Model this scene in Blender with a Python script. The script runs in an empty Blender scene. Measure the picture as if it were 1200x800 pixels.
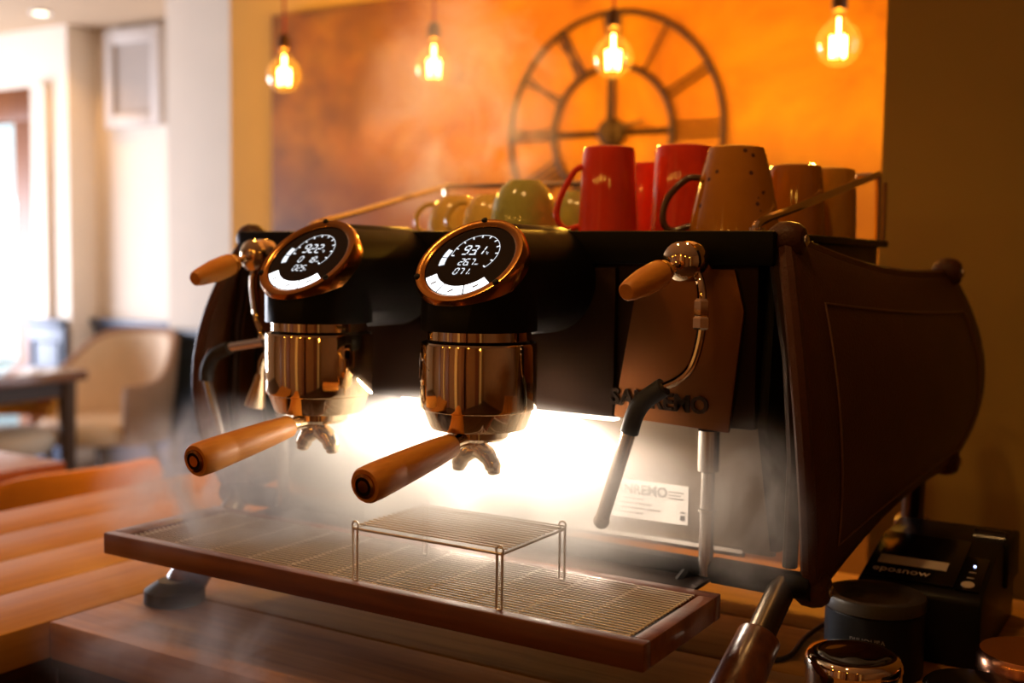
import bpy, bmesh, math, random
from mathutils import Vector, Matrix, Euler, noise as mnoise

random.seed(7)
scene = bpy.context.scene
COL = scene.collection
PI = math.pi
R = math.radians

# ------------------------------------------------------------------ camera
cam_data = bpy.data.cameras.new('camera')
cam = bpy.data.objects.new('camera', cam_data)
COL.objects.link(cam)
CAM = Vector((0.7953, -1.0379, 0.4759))
pitch, yaw, roll = R(4.25), R(-31.57), R(0.75)
fd = Vector((math.sin(yaw)*math.cos(pitch), math.cos(yaw)*math.cos(pitch), -math.sin(pitch)))
rt = Vector((math.cos(yaw), -math.sin(yaw), 0))
up = rt.cross(fd)
rt2 = rt*math.cos(roll) + up*math.sin(roll)
up2 = -rt*math.sin(roll) + up*math.cos(roll)
cam.matrix_world = Matrix(((rt2.x, up2.x, -fd.x, CAM.x), (rt2.y, up2.y, -fd.y, CAM.y), (rt2.z, up2.z, -fd.z, CAM.z), (0, 0, 0, 1)))
cam_data.sensor_width = 36
cam_data.lens = 1328.4*36/1200
cam_data.clip_start = 0.02
cam_data.clip_end = 60
cam_data.dof.use_dof = True
cam_data.dof.focus_distance = 1.17
cam_data.dof.aperture_fstop = 3.0
scene.camera = cam

# ------------------------------------------------------------------ world, exposure, daylight
scene.view_settings.view_transform = 'Standard'
scene.view_settings.look = 'None'
scene.view_settings.gamma = 1
scene.view_settings.use_curve_mapping = False
scene.view_settings.exposure = 0.0
scene.cycles.volume_bounces = 1
scene.cycles.max_bounces = 8
scene.cycles.sample_clamp_indirect = 6
scene.cycles.volume_step_rate = 0.6
world = bpy.data.worlds.new('overcast_sky')
scene.world = world
world.use_nodes = True
wb = world.node_tree.nodes['Background']
wb.inputs['Color'].default_value = (0.72, 0.86, 1.0, 1)
wb.inputs['Strength'].default_value = 1.8


def area_light(name, loc, target, sx, sy, power, color, spread=None):
    l = bpy.data.lights.new(name, 'AREA')
    l.shape = 'RECTANGLE'
    l.size, l.size_y = sx, sy
    l.energy = power
    l.color = color
    if spread: l.spread = spread
    o = bpy.data.objects.new(name, l)
    COL.objects.link(o)
    o.location = loc
    o.rotation_euler = (Vector(target)-Vector(loc)).to_track_quat('-Z', 'Y').to_euler()
    return o


# daylight coming in through the big window of the left wall
area_light('window_daylight', (-6.92, 1.9, 0.25), (-3.5, 2.8, -0.1), 2.2, 1.3, 215, (0.86, 0.88, 1.0))


# ------------------------------------------------------------------ materials
def new_mat(name):
    m = bpy.data.materials.new(name)
    m.use_nodes = True
    nt = m.node_tree
    return m, nt, nt.nodes['Principled BSDF']


def mat(name, col, rough=0.5, metal=0.0, noise=0.0, nscale=40.0, bump=0.0, bscale=200.0, coat=0.0, spec=0.5,
        emit=None, estr=0.0, stretch=None, rvar=0.0):
    m, nt, b = new_mat(name)
    b.inputs['Base Color'].default_value = (*col, 1)
    b.inputs['Roughness'].default_value = rough
    b.inputs['Metallic'].default_value = metal
    b.inputs['Specular IOR Level'].default_value = spec
    b.inputs['Coat Weight'].default_value = coat
    b.inputs['Coat Roughness'].default_value = 0.08
    if emit:
        b.inputs['Emission Color'].default_value = (*emit, 1)
        b.inputs['Emission Strength'].default_value = estr
    if noise or bump or rvar:
        tc = nt.nodes.new('ShaderNodeTexCoord')
        mp = nt.nodes.new('ShaderNodeMapping')
        nt.links.new(tc.outputs['Object'], mp.inputs['Vector'])
        if stretch: mp.inputs['Scale'].default_value = stretch
    if noise or rvar:
        n = nt.nodes.new('ShaderNodeTexNoise')
        n.inputs['Scale'].default_value = nscale
        n.inputs['Detail'].default_value = 6
        nt.links.new(mp.outputs['Vector'], n.inputs['Vector'])
    if noise:
        mx = nt.nodes.new('ShaderNodeMix'); mx.data_type = 'RGBA'
        mx.inputs['A'].default_value = (*[c*(1-noise) for c in col], 1)
        mx.inputs['B'].default_value = (*[min(1, c*(1+noise)) for c in col], 1)
        nt.links.new(n.outputs['Fac'], mx.inputs['Factor'])
        nt.links.new(mx.outputs['Result'], b.inputs['Base Color'])
    if rvar:
        mr = nt.nodes.new('ShaderNodeMapRange')
        mr.inputs['To Min'].default_value = max(0, rough-rvar)
        mr.inputs['To Max'].default_value = rough+rvar
        nt.links.new(n.outputs['Fac'], mr.inputs['Value'])
        nt.links.new(mr.outputs['Result'], b.inputs['Roughness'])
    if bump:
        n2 = nt.nodes.new('ShaderNodeTexNoise')
        n2.inputs['Scale'].default_value = bscale
        n2.inputs['Detail'].default_value = 4
        nt.links.new(mp.outputs['Vector'], n2.inputs['Vector'])
        bp = nt.nodes.new('ShaderNodeBump')
        bp.inputs['Strength'].default_value = bump
        bp.inputs['Distance'].default_value = 0.004
        nt.links.new(n2.outputs['Fac'], bp.inputs['Height'])
        nt.links.new(bp.outputs['Normal'], b.inputs['Normal'])
    return m


def wood(name, dark, mid, light, rough=0.45, along='X', scale=1.0, per_object=True, coat=0.0, knots=False):
    """grain stretched along one object axis; each plank gets its own cut of the grain"""
    m, nt, b = new_mat(name)
    tc = nt.nodes.new('ShaderNodeTexCoord')
    mp = nt.nodes.new('ShaderNodeMapping')
    s = {'X': (1.2, 16, 16), 'Y': (16, 1.2, 16), 'Z': (16, 16, 1.2)}[along]
    mp.inputs['Scale'].default_value = tuple(v*scale for v in s)
    nt.links.new(tc.outputs['Object'], mp.inputs['Vector'])
    src = mp.outputs['Vector']
    if per_object:
        oi = nt.nodes.new('ShaderNodeObjectInfo')
        mu = nt.nodes.new('ShaderNodeMath'); mu.operation = 'MULTIPLY'; mu.inputs[1].default_value = 60
        nt.links.new(oi.outputs['Random'], mu.inputs[0])
        ad = nt.nodes.new('ShaderNodeVectorMath'); ad.operation = 'ADD'
        nt.links.new(src, ad.inputs[0]); nt.links.new(mu.outputs[0], ad.inputs[1])
        src = ad.outputs[0]
    n1 = nt.nodes.new('ShaderNodeTexNoise')
    n1.inputs['Scale'].default_value = 1.0; n1.inputs['Detail'].default_value = 8; n1.inputs['Roughness'].default_value = 0.6
    n1.inputs['Distortion'].default_value = 0.7
    nt.links.new(src, n1.inputs['Vector'])
    n2 = nt.nodes.new('ShaderNodeTexNoise')
    n2.inputs['Scale'].default_value = 5.0; n2.inputs['Detail'].default_value = 5
    nt.links.new(src, n2.inputs['Vector'])
    cr = nt.nodes.new('ShaderNodeValToRGB')
    e = cr.color_ramp.elements
    e[0].position, e[0].color = 0.30, (*dark, 1)
    e[1].position, e[1].color = 0.72, (*light, 1)
    k = e.new(0.5); k.color = (*mid, 1)
    mixf = nt.nodes.new('ShaderNodeMath'); mixf.operation = 'MULTIPLY_ADD'
    mixf.inputs[1].default_value = 0.45
    nt.links.new(n2.outputs['Fac'], mixf.inputs[0])
    sc = nt.nodes.new('ShaderNodeMath'); sc.operation = 'MULTIPLY'; sc.inputs[1].default_value = 0.58
    nt.links.new(n1.outputs['Fac'], sc.inputs[0])
    nt.links.new(sc.outputs[0], mixf.inputs[2])
    fac = mixf.outputs[0]
    if per_object:
        ad2 = nt.nodes.new('ShaderNodeMath'); ad2.operation = 'MULTIPLY_ADD'; ad2.inputs[1].default_value = 0.14
        nt.links.new(oi.outputs['Random'], ad2.inputs[0]); 
        sb = nt.nodes.new('ShaderNodeMath'); sb.operation = 'SUBTRACT'; sb.inputs[1].default_value = 0.07
        nt.links.new(fac, sb.inputs[0]); nt.links.new(sb.outputs[0], ad2.inputs[2])
        fac = ad2.outputs[0]
    nt.links.new(fac, cr.inputs['Fac'])
    nt.links.new(cr.outputs['Color'], b.inputs['Base Color'])
    b.inputs['Roughness'].default_value = rough
    b.inputs['Coat Weight'].default_value = coat
    b.inputs['Coat Roughness'].default_value = 0.15
    bp = nt.nodes.new('ShaderNodeBump'); bp.inputs['Strength'].default_value = 0.35; bp.inputs['Distance'].default_value = 0.002
    nt.links.new(n2.outputs['Fac'], bp.inputs['Height'])
    nt.links.new(bp.outputs['Normal'], b.inputs['Normal'])
    return m


def emission(name, col, strength):
    m = bpy.data.materials.new(name); m.use_nodes = True
    nt = m.node_tree; nt.nodes.clear()
    e = nt.nodes.new('ShaderNodeEmission'); e.inputs['Color'].default_value = (*col, 1); e.inputs['Strength'].default_value = strength
    o = nt.nodes.new('ShaderNodeOutputMaterial'); nt.links.new(e.outputs[0], o.inputs['Surface'])
    return m


def thin_glass(name, tint=(1, 1, 1), refl=1.0):
    m = bpy.data.materials.new(name); m.use_nodes = True
    nt = m.node_tree; nt.nodes.clear()
    t = nt.nodes.new('ShaderNodeBsdfTransparent'); t.inputs['Color'].default_value = (*tint, 1)
    g = nt.nodes.new('ShaderNodeBsdfGlossy'); g.inputs['Roughness'].default_value = 0.02
    f = nt.nodes.new('ShaderNodeFresnel'); f.inputs['IOR'].default_value = 1.45
    mu = nt.nodes.new('ShaderNodeMath'); mu.operation = 'MULTIPLY'; mu.inputs[1].default_value = refl
    nt.links.new(f.outputs[0], mu.inputs[0])
    ge = nt.nodes.new('ShaderNodeNewGeometry')          # only the outer face of the thin sheet mirrors
    iv = nt.nodes.new('ShaderNodeMath'); iv.operation = 'SUBTRACT'; iv.inputs[0].default_value = 1.0
    nt.links.new(ge.outputs['Backfacing'], iv.inputs[1])
    m3 = nt.nodes.new('ShaderNodeMath'); m3.operation = 'MULTIPLY'
    nt.links.new(mu.outputs[0], m3.inputs[0]); nt.links.new(iv.outputs[0], m3.inputs[1]); mu = m3
    mx = nt.nodes.new('ShaderNodeMixShader')
    nt.links.new(mu.outputs[0], mx.inputs[0]); nt.links.new(t.outputs[0], mx.inputs[1]); nt.links.new(g.outputs[0], mx.inputs[2])
    o = nt.nodes.new('ShaderNodeOutputMaterial'); nt.links.new(mx.outputs[0], o.inputs['Surface'])
    return m


M = {}
M['black'] = mat('black_coated_metal', (0.005, 0.004, 0.0035), 0.42, 0.0, rvar=0.08, nscale=30, coat=0.0, spec=0.12)
M['body'] = mat('dark_bronze_metal', (0.022, 0.010, 0.005), 0.40, 0.8, rvar=0.08, nscale=12, stretch=(1, 1, 12))
M['panel'] = mat('brown_steel', (0.17, 0.062, 0.018), 0.42, 0.85, rvar=0.07, nscale=15, stretch=(12, 1, 1))
M['leather'] = mat('dark_brown_leather', (0.065, 0.022, 0.010), 0.42, 0.0, noise=0.25, nscale=25, bump=0.25, bscale=320, spec=0.22)
M['seam'] = mat('brown_leather_edge', (0.12, 0.05, 0.028), 0.38, 0.0, noise=0.2, nscale=60)
M['chrome'] = mat('polished_chrome', (0.84, 0.66, 0.44), 0.055, 1.0, rvar=0.02, nscale=8)
M['steel'] = mat('brushed_steel', (0.62, 0.58, 0.54), 0.26, 1.0, rvar=0.02, nscale=10)
M['splash'] = mat('satin_steel_sheet', (0.25, 0.19, 0.135), 0.5, 0.5, rvar=0.06, nscale=25, stretch=(10, 1, 1))
M['leg_steel'] = mat('dark_leg_steel', (0.10, 0.075, 0.05), 0.3, 0.9, rvar=0.04, nscale=10)
M['rod'] = mat('wand_steel', (0.42, 0.32, 0.24), 0.16, 1.0, rvar=0.03, nscale=10)
M['bezel'] = mat('copper_bezel', (0.42, 0.19, 0.05), 0.2, 1.0, rvar=0.05, nscale=20)
M['wire'] = mat('polished_wire', (0.88, 0.83, 0.78), 0.34, 0.75, rvar=0.05, nscale=40)
M['rubber'] = mat('black_rubber', (0.015, 0.014, 0.014), 0.6, 0.0, noise=0.2, nscale=60)
M['glass_black'] = mat('black_display_glass', (0.006, 0.004, 0.005), 0.12, 0.0, spec=0.18, noise=0.1, nscale=5)
M['white_led'] = emission('display_white', (0.92, 0.95, 1.0), 1.25)
M['key_led'] = emission('touch_key_white', (0.98, 0.98, 1.0), 2.6)
M['key_mark'] = mat('touch_key_mark', (0.02, 0.02, 0.03), 0.4, noise=0.1)
M['led'] = emission('led_strip_white', (1.0, 0.88, 0.74), 7)
M['label'] = mat('paper_label', (0.78, 0.74, 0.70), 0.55, noise=0.05, nscale=30)
M['ink'] = mat('grey_ink', (0.05, 0.045, 0.04), 0.6, noise=0.1)
M['logo'] = mat('dark_logo_metal', (0.03, 0.02, 0.015), 0.3, 0.6, noise=0.1)
M['handle'] = wood('handle_wood', (0.50, 0.17, 0.02), (0.66, 0.26, 0.035), (0.76, 0.34, 0.055), 0.48, 'Y', 1.6, False, coat=0.05)
M['tray_wood'] = wood('tray_dark_wood', (0.085, 0.025, 0.012), (0.17, 0.052, 0.024), (0.27, 0.095, 0.04), 0.36, 'X', 1.0, True, coat=0.25)
M['tray_base'] = mat('wet_tray_steel', (0.022, 0.014, 0.010), 0.5, 0.2, rvar=0.1, nscale=40)
M['sleeve'] = wood('leg_sleeve_wood', (0.06, 0.018, 0.006), (0.14, 0.045, 0.012), (0.24, 0.085, 0.022), 0.28, 'Z', 1.5, True, coat=0.3)
M['plank_x'] = wood('counter_plank', (0.25, 0.10, 0.018), (0.43, 0.20, 0.042), (0.55, 0.275, 0.062), 0.55, 'X', 1.0, True)
M['plank_x'].node_tree.nodes['Principled BSDF'].inputs['Specular IOR Level'].default_value = 0.3
M['counter_front'] = wood('counter_front_wood', (0.05, 0.02, 0.01), (0.09, 0.036, 0.016), (0.13, 0.055, 0.024), 0.5, 'X', 1.0, True)


# ------------------------------------------------------------------ mesh builder
class MB:
    def __init__(self):
        self.v = []; self.f = []

    def poly(self, pts):
        i = len(self.v); self.v += [Vector(p) for p in pts]; self.f.append(tuple(range(i, i+len(pts))))

    def box(self, lo, hi, mtx=None):
        x0, y0, z0 = lo; x1, y1, z1 = hi
        i = len(self.v)
        p = [(x0, y0, z0), (x1, y0, z0), (x1, y1, z0), (x0, y1, z0), (x0, y0, z1), (x1, y0, z1), (x1, y1, z1), (x0, y1, z1)]
        self.v += [(mtx @ Vector(q)) if mtx else Vector(q) for q in p]
        for a in ((0, 3, 2, 1), (4, 5, 6, 7), (0, 1, 5, 4), (1, 2, 6, 5), (2, 3, 7, 6), (3, 0, 4, 7)):
            self.f.append(tuple(i+k for k in a))
        return self

    def ring_loft(self, rings, close_ends=True, closed=False):
        n = len(rings[0]); i0 = len(self.v)
        for r in rings: self.v += [Vector(p) for p in r]
        m = len(rings)
        for a in range(m if closed else m-1):
            b = (a+1) % m
            for k in range(n):
                k2 = (k+1) % n
                self.f.append((i0+a*n+k, i0+a*n+k2, i0+b*n+k2, i0+b*n+k))
        if close_ends and not closed:
            self.f.append(tuple(i0+k for k in reversed(range(n))))
            self.f.append(tuple(i0+(m-1)*n+k for k in range(n)))
        return self

    def tube(self, path, r, seg=12, closed=False, caps=True):
        path = [Vector(p) for p in path]
        n = len(path)
        rs = r if isinstance(r, (list, tuple)) else [r]*n
        tang = []
        for i in range(n):
            if closed: t = path[(i+1) % n]-path[i-1]
            elif i == 0: t = path[1]-path[0]
            elif i == n-1: t = path[-1]-path[-2]
            else: t = (path[i+1]-path[i]).normalized()+(path[i]-path[i-1]).normalized()
            tang.append(t.normalized())
        u = tang[0].orthogonal().normalized()
        rings = []
        for i in range(n):
            if i:
                q = tang[i-1].rotation_difference(tang[i]); u = q @ u
            u = (u-tang[i]*u.dot(tang[i])).normalized()
            w = tang[i].cross(u)
            rings.append([path[i]+(u*math.cos(2*PI*k/seg)+w*math.sin(2*PI*k/seg))*rs[i] for k in range(seg)])
        return self.ring_loft(rings, caps, closed)

    def cyl(self, a, b, r0, r1=None, seg=24):
        return self.tube([a, b], [r0, r0 if r1 is None else r1], seg)

    def lathe(self, prof, origin=(0, 0, 0), axis=(0, 0, 1), seg=32, closed=False):
        """prof: (radius, height) along axis"""
        ax = Vector(axis).normalized(); u = ax.orthogonal().normalized(); w = ax.cross(u); o = Vector(origin)
        rings = [[o+ax*h+(u*math.cos(2*PI*k/seg)+w*math.sin(2*PI*k/seg))*max(r, 1e-5) for k in range(seg)] for r, h in prof]
        return self.ring_loft(rings, not closed, closed)

    def sphere(self, c, r, seg=20, rings=12, sc=(1, 1, 1)):
        pr = [[Vector(c)+Vector((sc[0]*r*math.sin(PI*j/rings)*math.cos(2*PI*k/seg), sc[1]*r*math.sin(PI*j/rings)*math.sin(2*PI*k/seg), sc[2]*r*math.cos(PI*j/rings))) for k in range(seg)] for j in range(rings, -1, -1)]
        pr[0] = [p+(Vector((math.cos(2*PI*k/seg), math.sin(2*PI*k/seg), 0))*1e-5) for k, p in enumerate(pr[0])]
        return self.ring_loft(pr, True)

    def prism(self, pts, off):
        """closed polygon extruded by vector off"""
        off = Vector(off); n = len(pts); i = len(self.v)
        self.v += [Vector(p) for p in pts]+[Vector(p)+off for p in pts]
        self.f.append(tuple(reversed(range(i, i+n)))); self.f.append(tuple(range(i+n, i+2*n)))
        for k in range(n):
            k2 = (k+1) % n
            self.f.append((i+k, i+k2, i+n+k2, i+n+k))
        return self

    def mesh(self, name, smooth=30, bevel=0.0, bseg=2):
        me = bpy.data.meshes.new(name)
        bm = bmesh.new()
        vs = [bm.verts.new(p) for p in self.v]
        for f in self.f:
            try: bm.faces.new([vs[k] for k in f])
            except ValueError: pass
        bmesh.ops.recalc_face_normals(bm, faces=bm.faces[:])
        if bevel:
            ed = [e for e in bm.edges if len(e.link_faces) == 2 and e.calc_face_angle(0) > R(25)]
            bmesh.ops.bevel(bm, geom=ed, offset=bevel, segments=bseg, profile=0.5, affect='EDGES', clamp_overlap=True)
        if smooth is not None:
            for f in bm.faces: f.smooth = True
            for e in bm.edges:
                if len(e.link_faces) == 2 and e.calc_face_angle(0) > R(smooth): e.smooth = False
        bm.to_mesh(me); bm.free()
        return me

    def build(self, name, material, parent=None, smooth=30, bevel=0.0, bseg=2, **props):
        return put(name, self.mesh(name, smooth, bevel, bseg), material, parent, **props)


def put(name, me, material, parent=None, loc=None, rot=None, **props):
    if material and not me.materials: me.materials.append(material)
    o = bpy.data.objects.new(name, me)
    COL.objects.link(o)
    if parent: o.parent = parent
    if loc is not None: o.location = loc
    if rot is not None: o.rotation_euler = rot
    for k, v in props.items(): o[k] = v
    return o


def thing(name, label, category, loc=(0, 0, 0), rz=0.0, group=None):
    o = bpy.data.objects.new(name, None)
    o.empty_display_size = 0.05
    COL.objects.link(o)
    o.location = loc; o.rotation_euler = (0, 0, rz)
    o['label'] = label; o['category'] = category
    if group: o['group'] = group
    return o


def tag(o, label, category, group=None):
    o['label'] = label; o['category'] = category
    if group: o['group'] = group
    return o


def struct(name, mb, material, label=None, parent=None, **kw):
    o = mb.build(name, material, parent, **kw)
    o['kind'] = 'structure'
    if label: o['label'] = label
    return o


def text_mesh(txt, size, depth=0.0, align='CENTER', shear=0.0, bold=0.0):
    cu = bpy.data.curves.new('lettering', 'FONT')
    cu.body = txt; cu.size = size; cu.extrude = depth; cu.align_x = align; cu.align_y = 'CENTER'; cu.shear = shear
    cu.offset = bold; cu.resolution_u = 3
    o = bpy.data.objects.new('lettering_source', cu)
    COL.objects.link(o)
    dg = bpy.context.evaluated_depsgraph_get()
    me = bpy.data.meshes.new_from_object(o.evaluated_get(dg))
    bpy.data.objects.remove(o); bpy.data.curves.remove(cu)
    return me


def frame_mtx(origin, u, v):
    u = Vector(u).normalized(); v = Vector(v).normalized(); n = u.cross(v)
    return Matrix(((u.x, v.x, n.x, origin[0]), (u.y, v.y, n.y, origin[1]), (u.z, v.z, n.z, origin[2]), (0, 0, 0, 1)))


def text_on(name, txt, size, origin, u, v, material, parent, depth=0.0002, shear=0.0, align='CENTER', bold=0.0):
    me = text_mesh(txt, size, depth, align, shear, bold)
    me.transform(frame_mtx(origin, u, v))
    return put(name, me, material, parent)


def smooth_path(pts, sub=6):
    pts = [Vector(p) for p in pts]
    P = [pts[0]*2-pts[1]]+pts+[pts[-1]*2-pts[-2]]
    out = []
    for i in range(1, len(P)-2):
        for k in range(sub):
            t = k/sub
            a, b, c, d = P[i-1], P[i], P[i+1], P[i+2]
            out.append(0.5*((2*b)+(c-a)*t+(2*a-5*b+4*c-d)*t*t+(3*b-a-3*c+d)*t**3))
    out.append(pts[-1])
    return out


# ================================================================== SETTING
FLOOR, CEIL = -0.85, 1.85
M['floor'] = wood('floor_boards', (0.05, 0.025, 0.013), (0.09, 0.045, 0.024), (0.13, 0.07, 0.04), 0.4, 'X', 0.6, False)
M['white_wall'] = mat('white_plaster', (0.84, 0.74, 0.63), 0.8, noise=0.04, nscale=6, bump=0.1, bscale=60)
M['cream_wall'] = mat('cream_plaster', (0.93, 0.68, 0.24), 0.75, noise=0.05, nscale=5, bump=0.1, bscale=60)
M['olive_wall'] = mat('olive_plaster', (0.40, 0.28, 0.06), 0.62, noise=0.10, nscale=3.5, bump=0.12, bscale=50)
M['brown_wall'] = mat('brown_plaster', (0.30, 0.14, 0.04), 0.7, noise=0.15, nscale=3)
M['dado'] = mat('slate_blue_panelling', (0.060, 0.085, 0.15), 0.45, noise=0.1, nscale=8)
M['window_wood'] = wood('window_frame_wood', (0.10, 0.03, 0.01), (0.20, 0.065, 0.02), (0.28, 0.10, 0.03), 0.45, 'Z', 0.6, False)
M['glass'] = thin_glass('window_glass', (0.95, 1.0, 0.98))
M['ceiling'] = mat('ceiling_paint', (0.48, 0.34, 0.22), 0.85, noise=0.03, nscale=4)


def box_struct(name, lo, hi, material, label=None, parent=None, bevel=0.0):
    return struct(name, MB().box(lo, hi), material, label, parent, bevel=bevel)


box_struct('floor', (-7.2, -3.2, FLOOR-0.1), (3.2, 3.9, FLOOR), M['floor'], 'dark wooden floor')
box_struct('ceiling', (-7.2, -3.2, CEIL), (3.2, 3.9, CEIL+0.1), M['ceiling'], 'pale ceiling')

# mural paint: sunset oranges with dark, mossy patches at the left and a darker band low down
def mural_material():
    m, nt, b = new_mat('orange_mural_paint')
    tc = nt.nodes.new('ShaderNodeTexCoord')
    n = nt.nodes.new('ShaderNodeTexNoise'); n.inputs['Scale'].default_value = 2.2; n.inputs['Detail'].default_value = 7; n.inputs['Roughness'].default_value = 0.62
    n.inputs['Distortion'].default_value = 0.6
    nt.links.new(tc.outputs['Object'], n.inputs['Vector'])
    cr = nt.nodes.new('ShaderNodeValToRGB')
    e = cr.color_ramp.elements
    e[0].position, e[0].color = 0.28, (0.38, 0.115, 0.003, 1)
    e[1].position, e[1].color = 0.70, (0.74, 0.38, 0.008, 1)
    k = e.new(0.48); k.color = (0.62, 0.25, 0.005, 1)
    nt.links.new(n.outputs['Fac'], cr.inputs['Fac'])
    sx = nt.nodes.new('ShaderNodeSeparateXYZ'); nt.links.new(tc.outputs['Object'], sx.inputs[0])
    # mossy weathered strip at the left end
    n2 = nt.nodes.new('ShaderNodeTexNoise'); n2.inputs['Scale'].default_value = 4.0; n2.inputs['Detail'].default_value = 5
    nt.links.new(tc.outputs['Object'], n2.inputs['Vector'])
    ml = nt.nodes.new('ShaderNodeMapRange')
    ml.inputs['From Min'].default_value = -1.35; ml.inputs['From Max'].default_value = -2.1; ml.inputs['To Max'].default_value = 0.9
    nt.links.new(sx.outputs['X'], ml.inputs['Value'])
    nm = nt.nodes.new('ShaderNodeMapRange'); nm.inputs['From Min'].default_value = 0.36; nm.inputs['From Max'].default_value = 0.56
    nt.links.new(n2.outputs['Fac'], nm.inputs['Value'])
    mu = nt.nodes.new('ShaderNodeMath'); mu.operation = 'MULTIPLY'
    nt.links.new(ml.outputs[0], mu.inputs[0]); nt.links.new(nm.outputs[0], mu.inputs[1])
    mx = nt.nodes.new('ShaderNodeMix'); mx.data_type = 'RGBA'
    mx.inputs['B'].default_value = (0.17, 0.075, 0.010, 1)
    nt.links.new(mu.outputs[0], mx.inputs['Factor']); nt.links.new(cr.outputs['Color'], mx.inputs['A'])
    # darker brown band low in the mural
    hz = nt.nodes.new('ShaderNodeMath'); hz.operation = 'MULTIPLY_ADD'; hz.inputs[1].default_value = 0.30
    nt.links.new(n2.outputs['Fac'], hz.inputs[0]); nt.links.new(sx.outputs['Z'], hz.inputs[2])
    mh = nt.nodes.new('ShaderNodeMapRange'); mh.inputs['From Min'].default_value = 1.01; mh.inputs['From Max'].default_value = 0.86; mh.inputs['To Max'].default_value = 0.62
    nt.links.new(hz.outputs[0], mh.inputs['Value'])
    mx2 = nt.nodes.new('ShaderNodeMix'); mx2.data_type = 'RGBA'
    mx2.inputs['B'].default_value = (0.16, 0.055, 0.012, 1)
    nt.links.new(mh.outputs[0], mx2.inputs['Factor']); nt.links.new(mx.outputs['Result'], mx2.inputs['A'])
    nt.links.new(mx2.outputs['Result'], b.inputs['Base Color'])
    b.inputs['Roughness'].default_value = 0.6
    return m


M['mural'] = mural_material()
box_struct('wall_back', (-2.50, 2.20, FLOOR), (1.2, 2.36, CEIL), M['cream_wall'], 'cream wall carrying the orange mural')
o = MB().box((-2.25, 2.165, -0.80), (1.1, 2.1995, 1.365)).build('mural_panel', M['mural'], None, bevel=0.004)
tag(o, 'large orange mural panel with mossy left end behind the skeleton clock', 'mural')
box_struct('wall_right', (0.308, 0.95, FLOOR), (3.1, 1.12, CEIL), M['olive_wall'], 'dark olive wall right of the mural')

# far white walls on the left, with panelling below
box_struct('wall_left_back', (-5.37, 3.70, FLOOR), (-2.3, 3.86, CEIL), M['white_wall'], 'white wall at the back left')
box_struct('wall_left_pillar', (-4.10, 3.30, FLOOR), (-3.2, 3.70, CEIL), M['white_wall'], 'white pillar beside the recess')
box_struct('wall_left_pier', (-5.37, 3.50, FLOOR), (-5.20, 3.70, CEIL), M['white_wall'], 'white pier beside the window')
box_struct('wall_left_casing', (-5.50, 3.46, FLOOR), (-5.37, 3.86, 1.50), M['white_wall'], 'white painted window reveal')
box_struct('wall_left_lintel', (-7.1, 3.50, 1.50), (-5.37, 3.86, CEIL), M['white_wall'], 'white wall above the window')
box_struct('wall_front', (-7.1, -3.1, FLOOR), (3.1, -3.0, CEIL), M['brown_wall'], 'brown wall behind the viewer')
for k, x in enumerate((-3.4, -2.2, -1.75, -0.6, 0.1, 0.4, 1.6, 2.2)):  # unseen boards added so the chrome reflects uneven vertical stripes
    box_struct('trim_%d' % (4+k), (x, -3.0, FLOOR), (x+(0.5, 0.16, 0.42, 0.28)[k % 4], -2.93, CEIL), M['cream_wall'] if k % 2 else M['window_wood'], 'added upright board behind the viewer, for stripes in the chrome')
box_struct('wall_far_right', (3.0, -3.1, FLOOR), (3.1, 1.0, CEIL), M['brown_wall'], 'brown wall far right')
# outer left wall with its large window opening
wl = MB()
wl.box((-7.1, -3.1, FLOOR), (-7.0, 0.7, CEIL)).box((-7.1, 3.1, FLOOR), (-7.0, 3.6, CEIL))
wl.box((-7.1, 0.7, FLOOR), (-7.0, 3.1, -0.45)).box((-7.1, 0.7, 0.95), (-7.0, 3.1, CEIL))
struct('wall_left', wl, M['white_wall'], 'white outer wall with a large window opening')
# window seen at the left edge
w1 = box_struct('window_1', (-5.76, 3.52, -0.80), (-5.50, 3.62, 1.50), M['window_wood'], 'brown wooden window frame at the left edge')
struct('window_head', MB().box((-7.0, 3.50, 1.30), (-5.50, 3.64, 1.50)), M['window_wood'], parent=w1, bevel=0.006)
struct('window_inner_strip', MB().box((-5.80, 3.545, -0.80), (-5.76, 3.60, 1.30)), mat('pale_window_seal', (0.62, 0.66, 0.45), 0.5, noise=0.05), parent=w1)
struct('window_sill', MB().box((-7.0, 3.50, -0.85), (-5.50, 3.64, -0.78)), M['window_wood'], parent=w1)
struct('window_pane', MB().box((-7.0, 3.56, -0.78), (-5.80, 3.568, 1.30)), M['glass'], parent=w1)
# outside: pavement and a hedge
M['hedge'] = mat('hedge_green', (0.10, 0.20, 0.06), 0.8, noise=0.6, nscale=14, bump=1.0, bscale=20)
box_struct('ground_outside', (-16, 3.95, FLOOR-0.2), (-4, 14, FLOOR-0.05), mat('pavement', (0.42, 0.42, 0.43), 0.8, noise=0.1, nscale=5), 'grey pavement outside')
hd = MB()
for k in range(26):
    hd.sphere((-13+k*0.30, 7.5+random.uniform(-0.2, 0.2), FLOOR+0.45+random.uniform(-0.1, 0.25)), random.uniform(0.4, 0.62), 10, 7)
tag(hd.build('hedge', M['hedge']), 'green hedge seen outside through the window', 'hedge')

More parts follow.
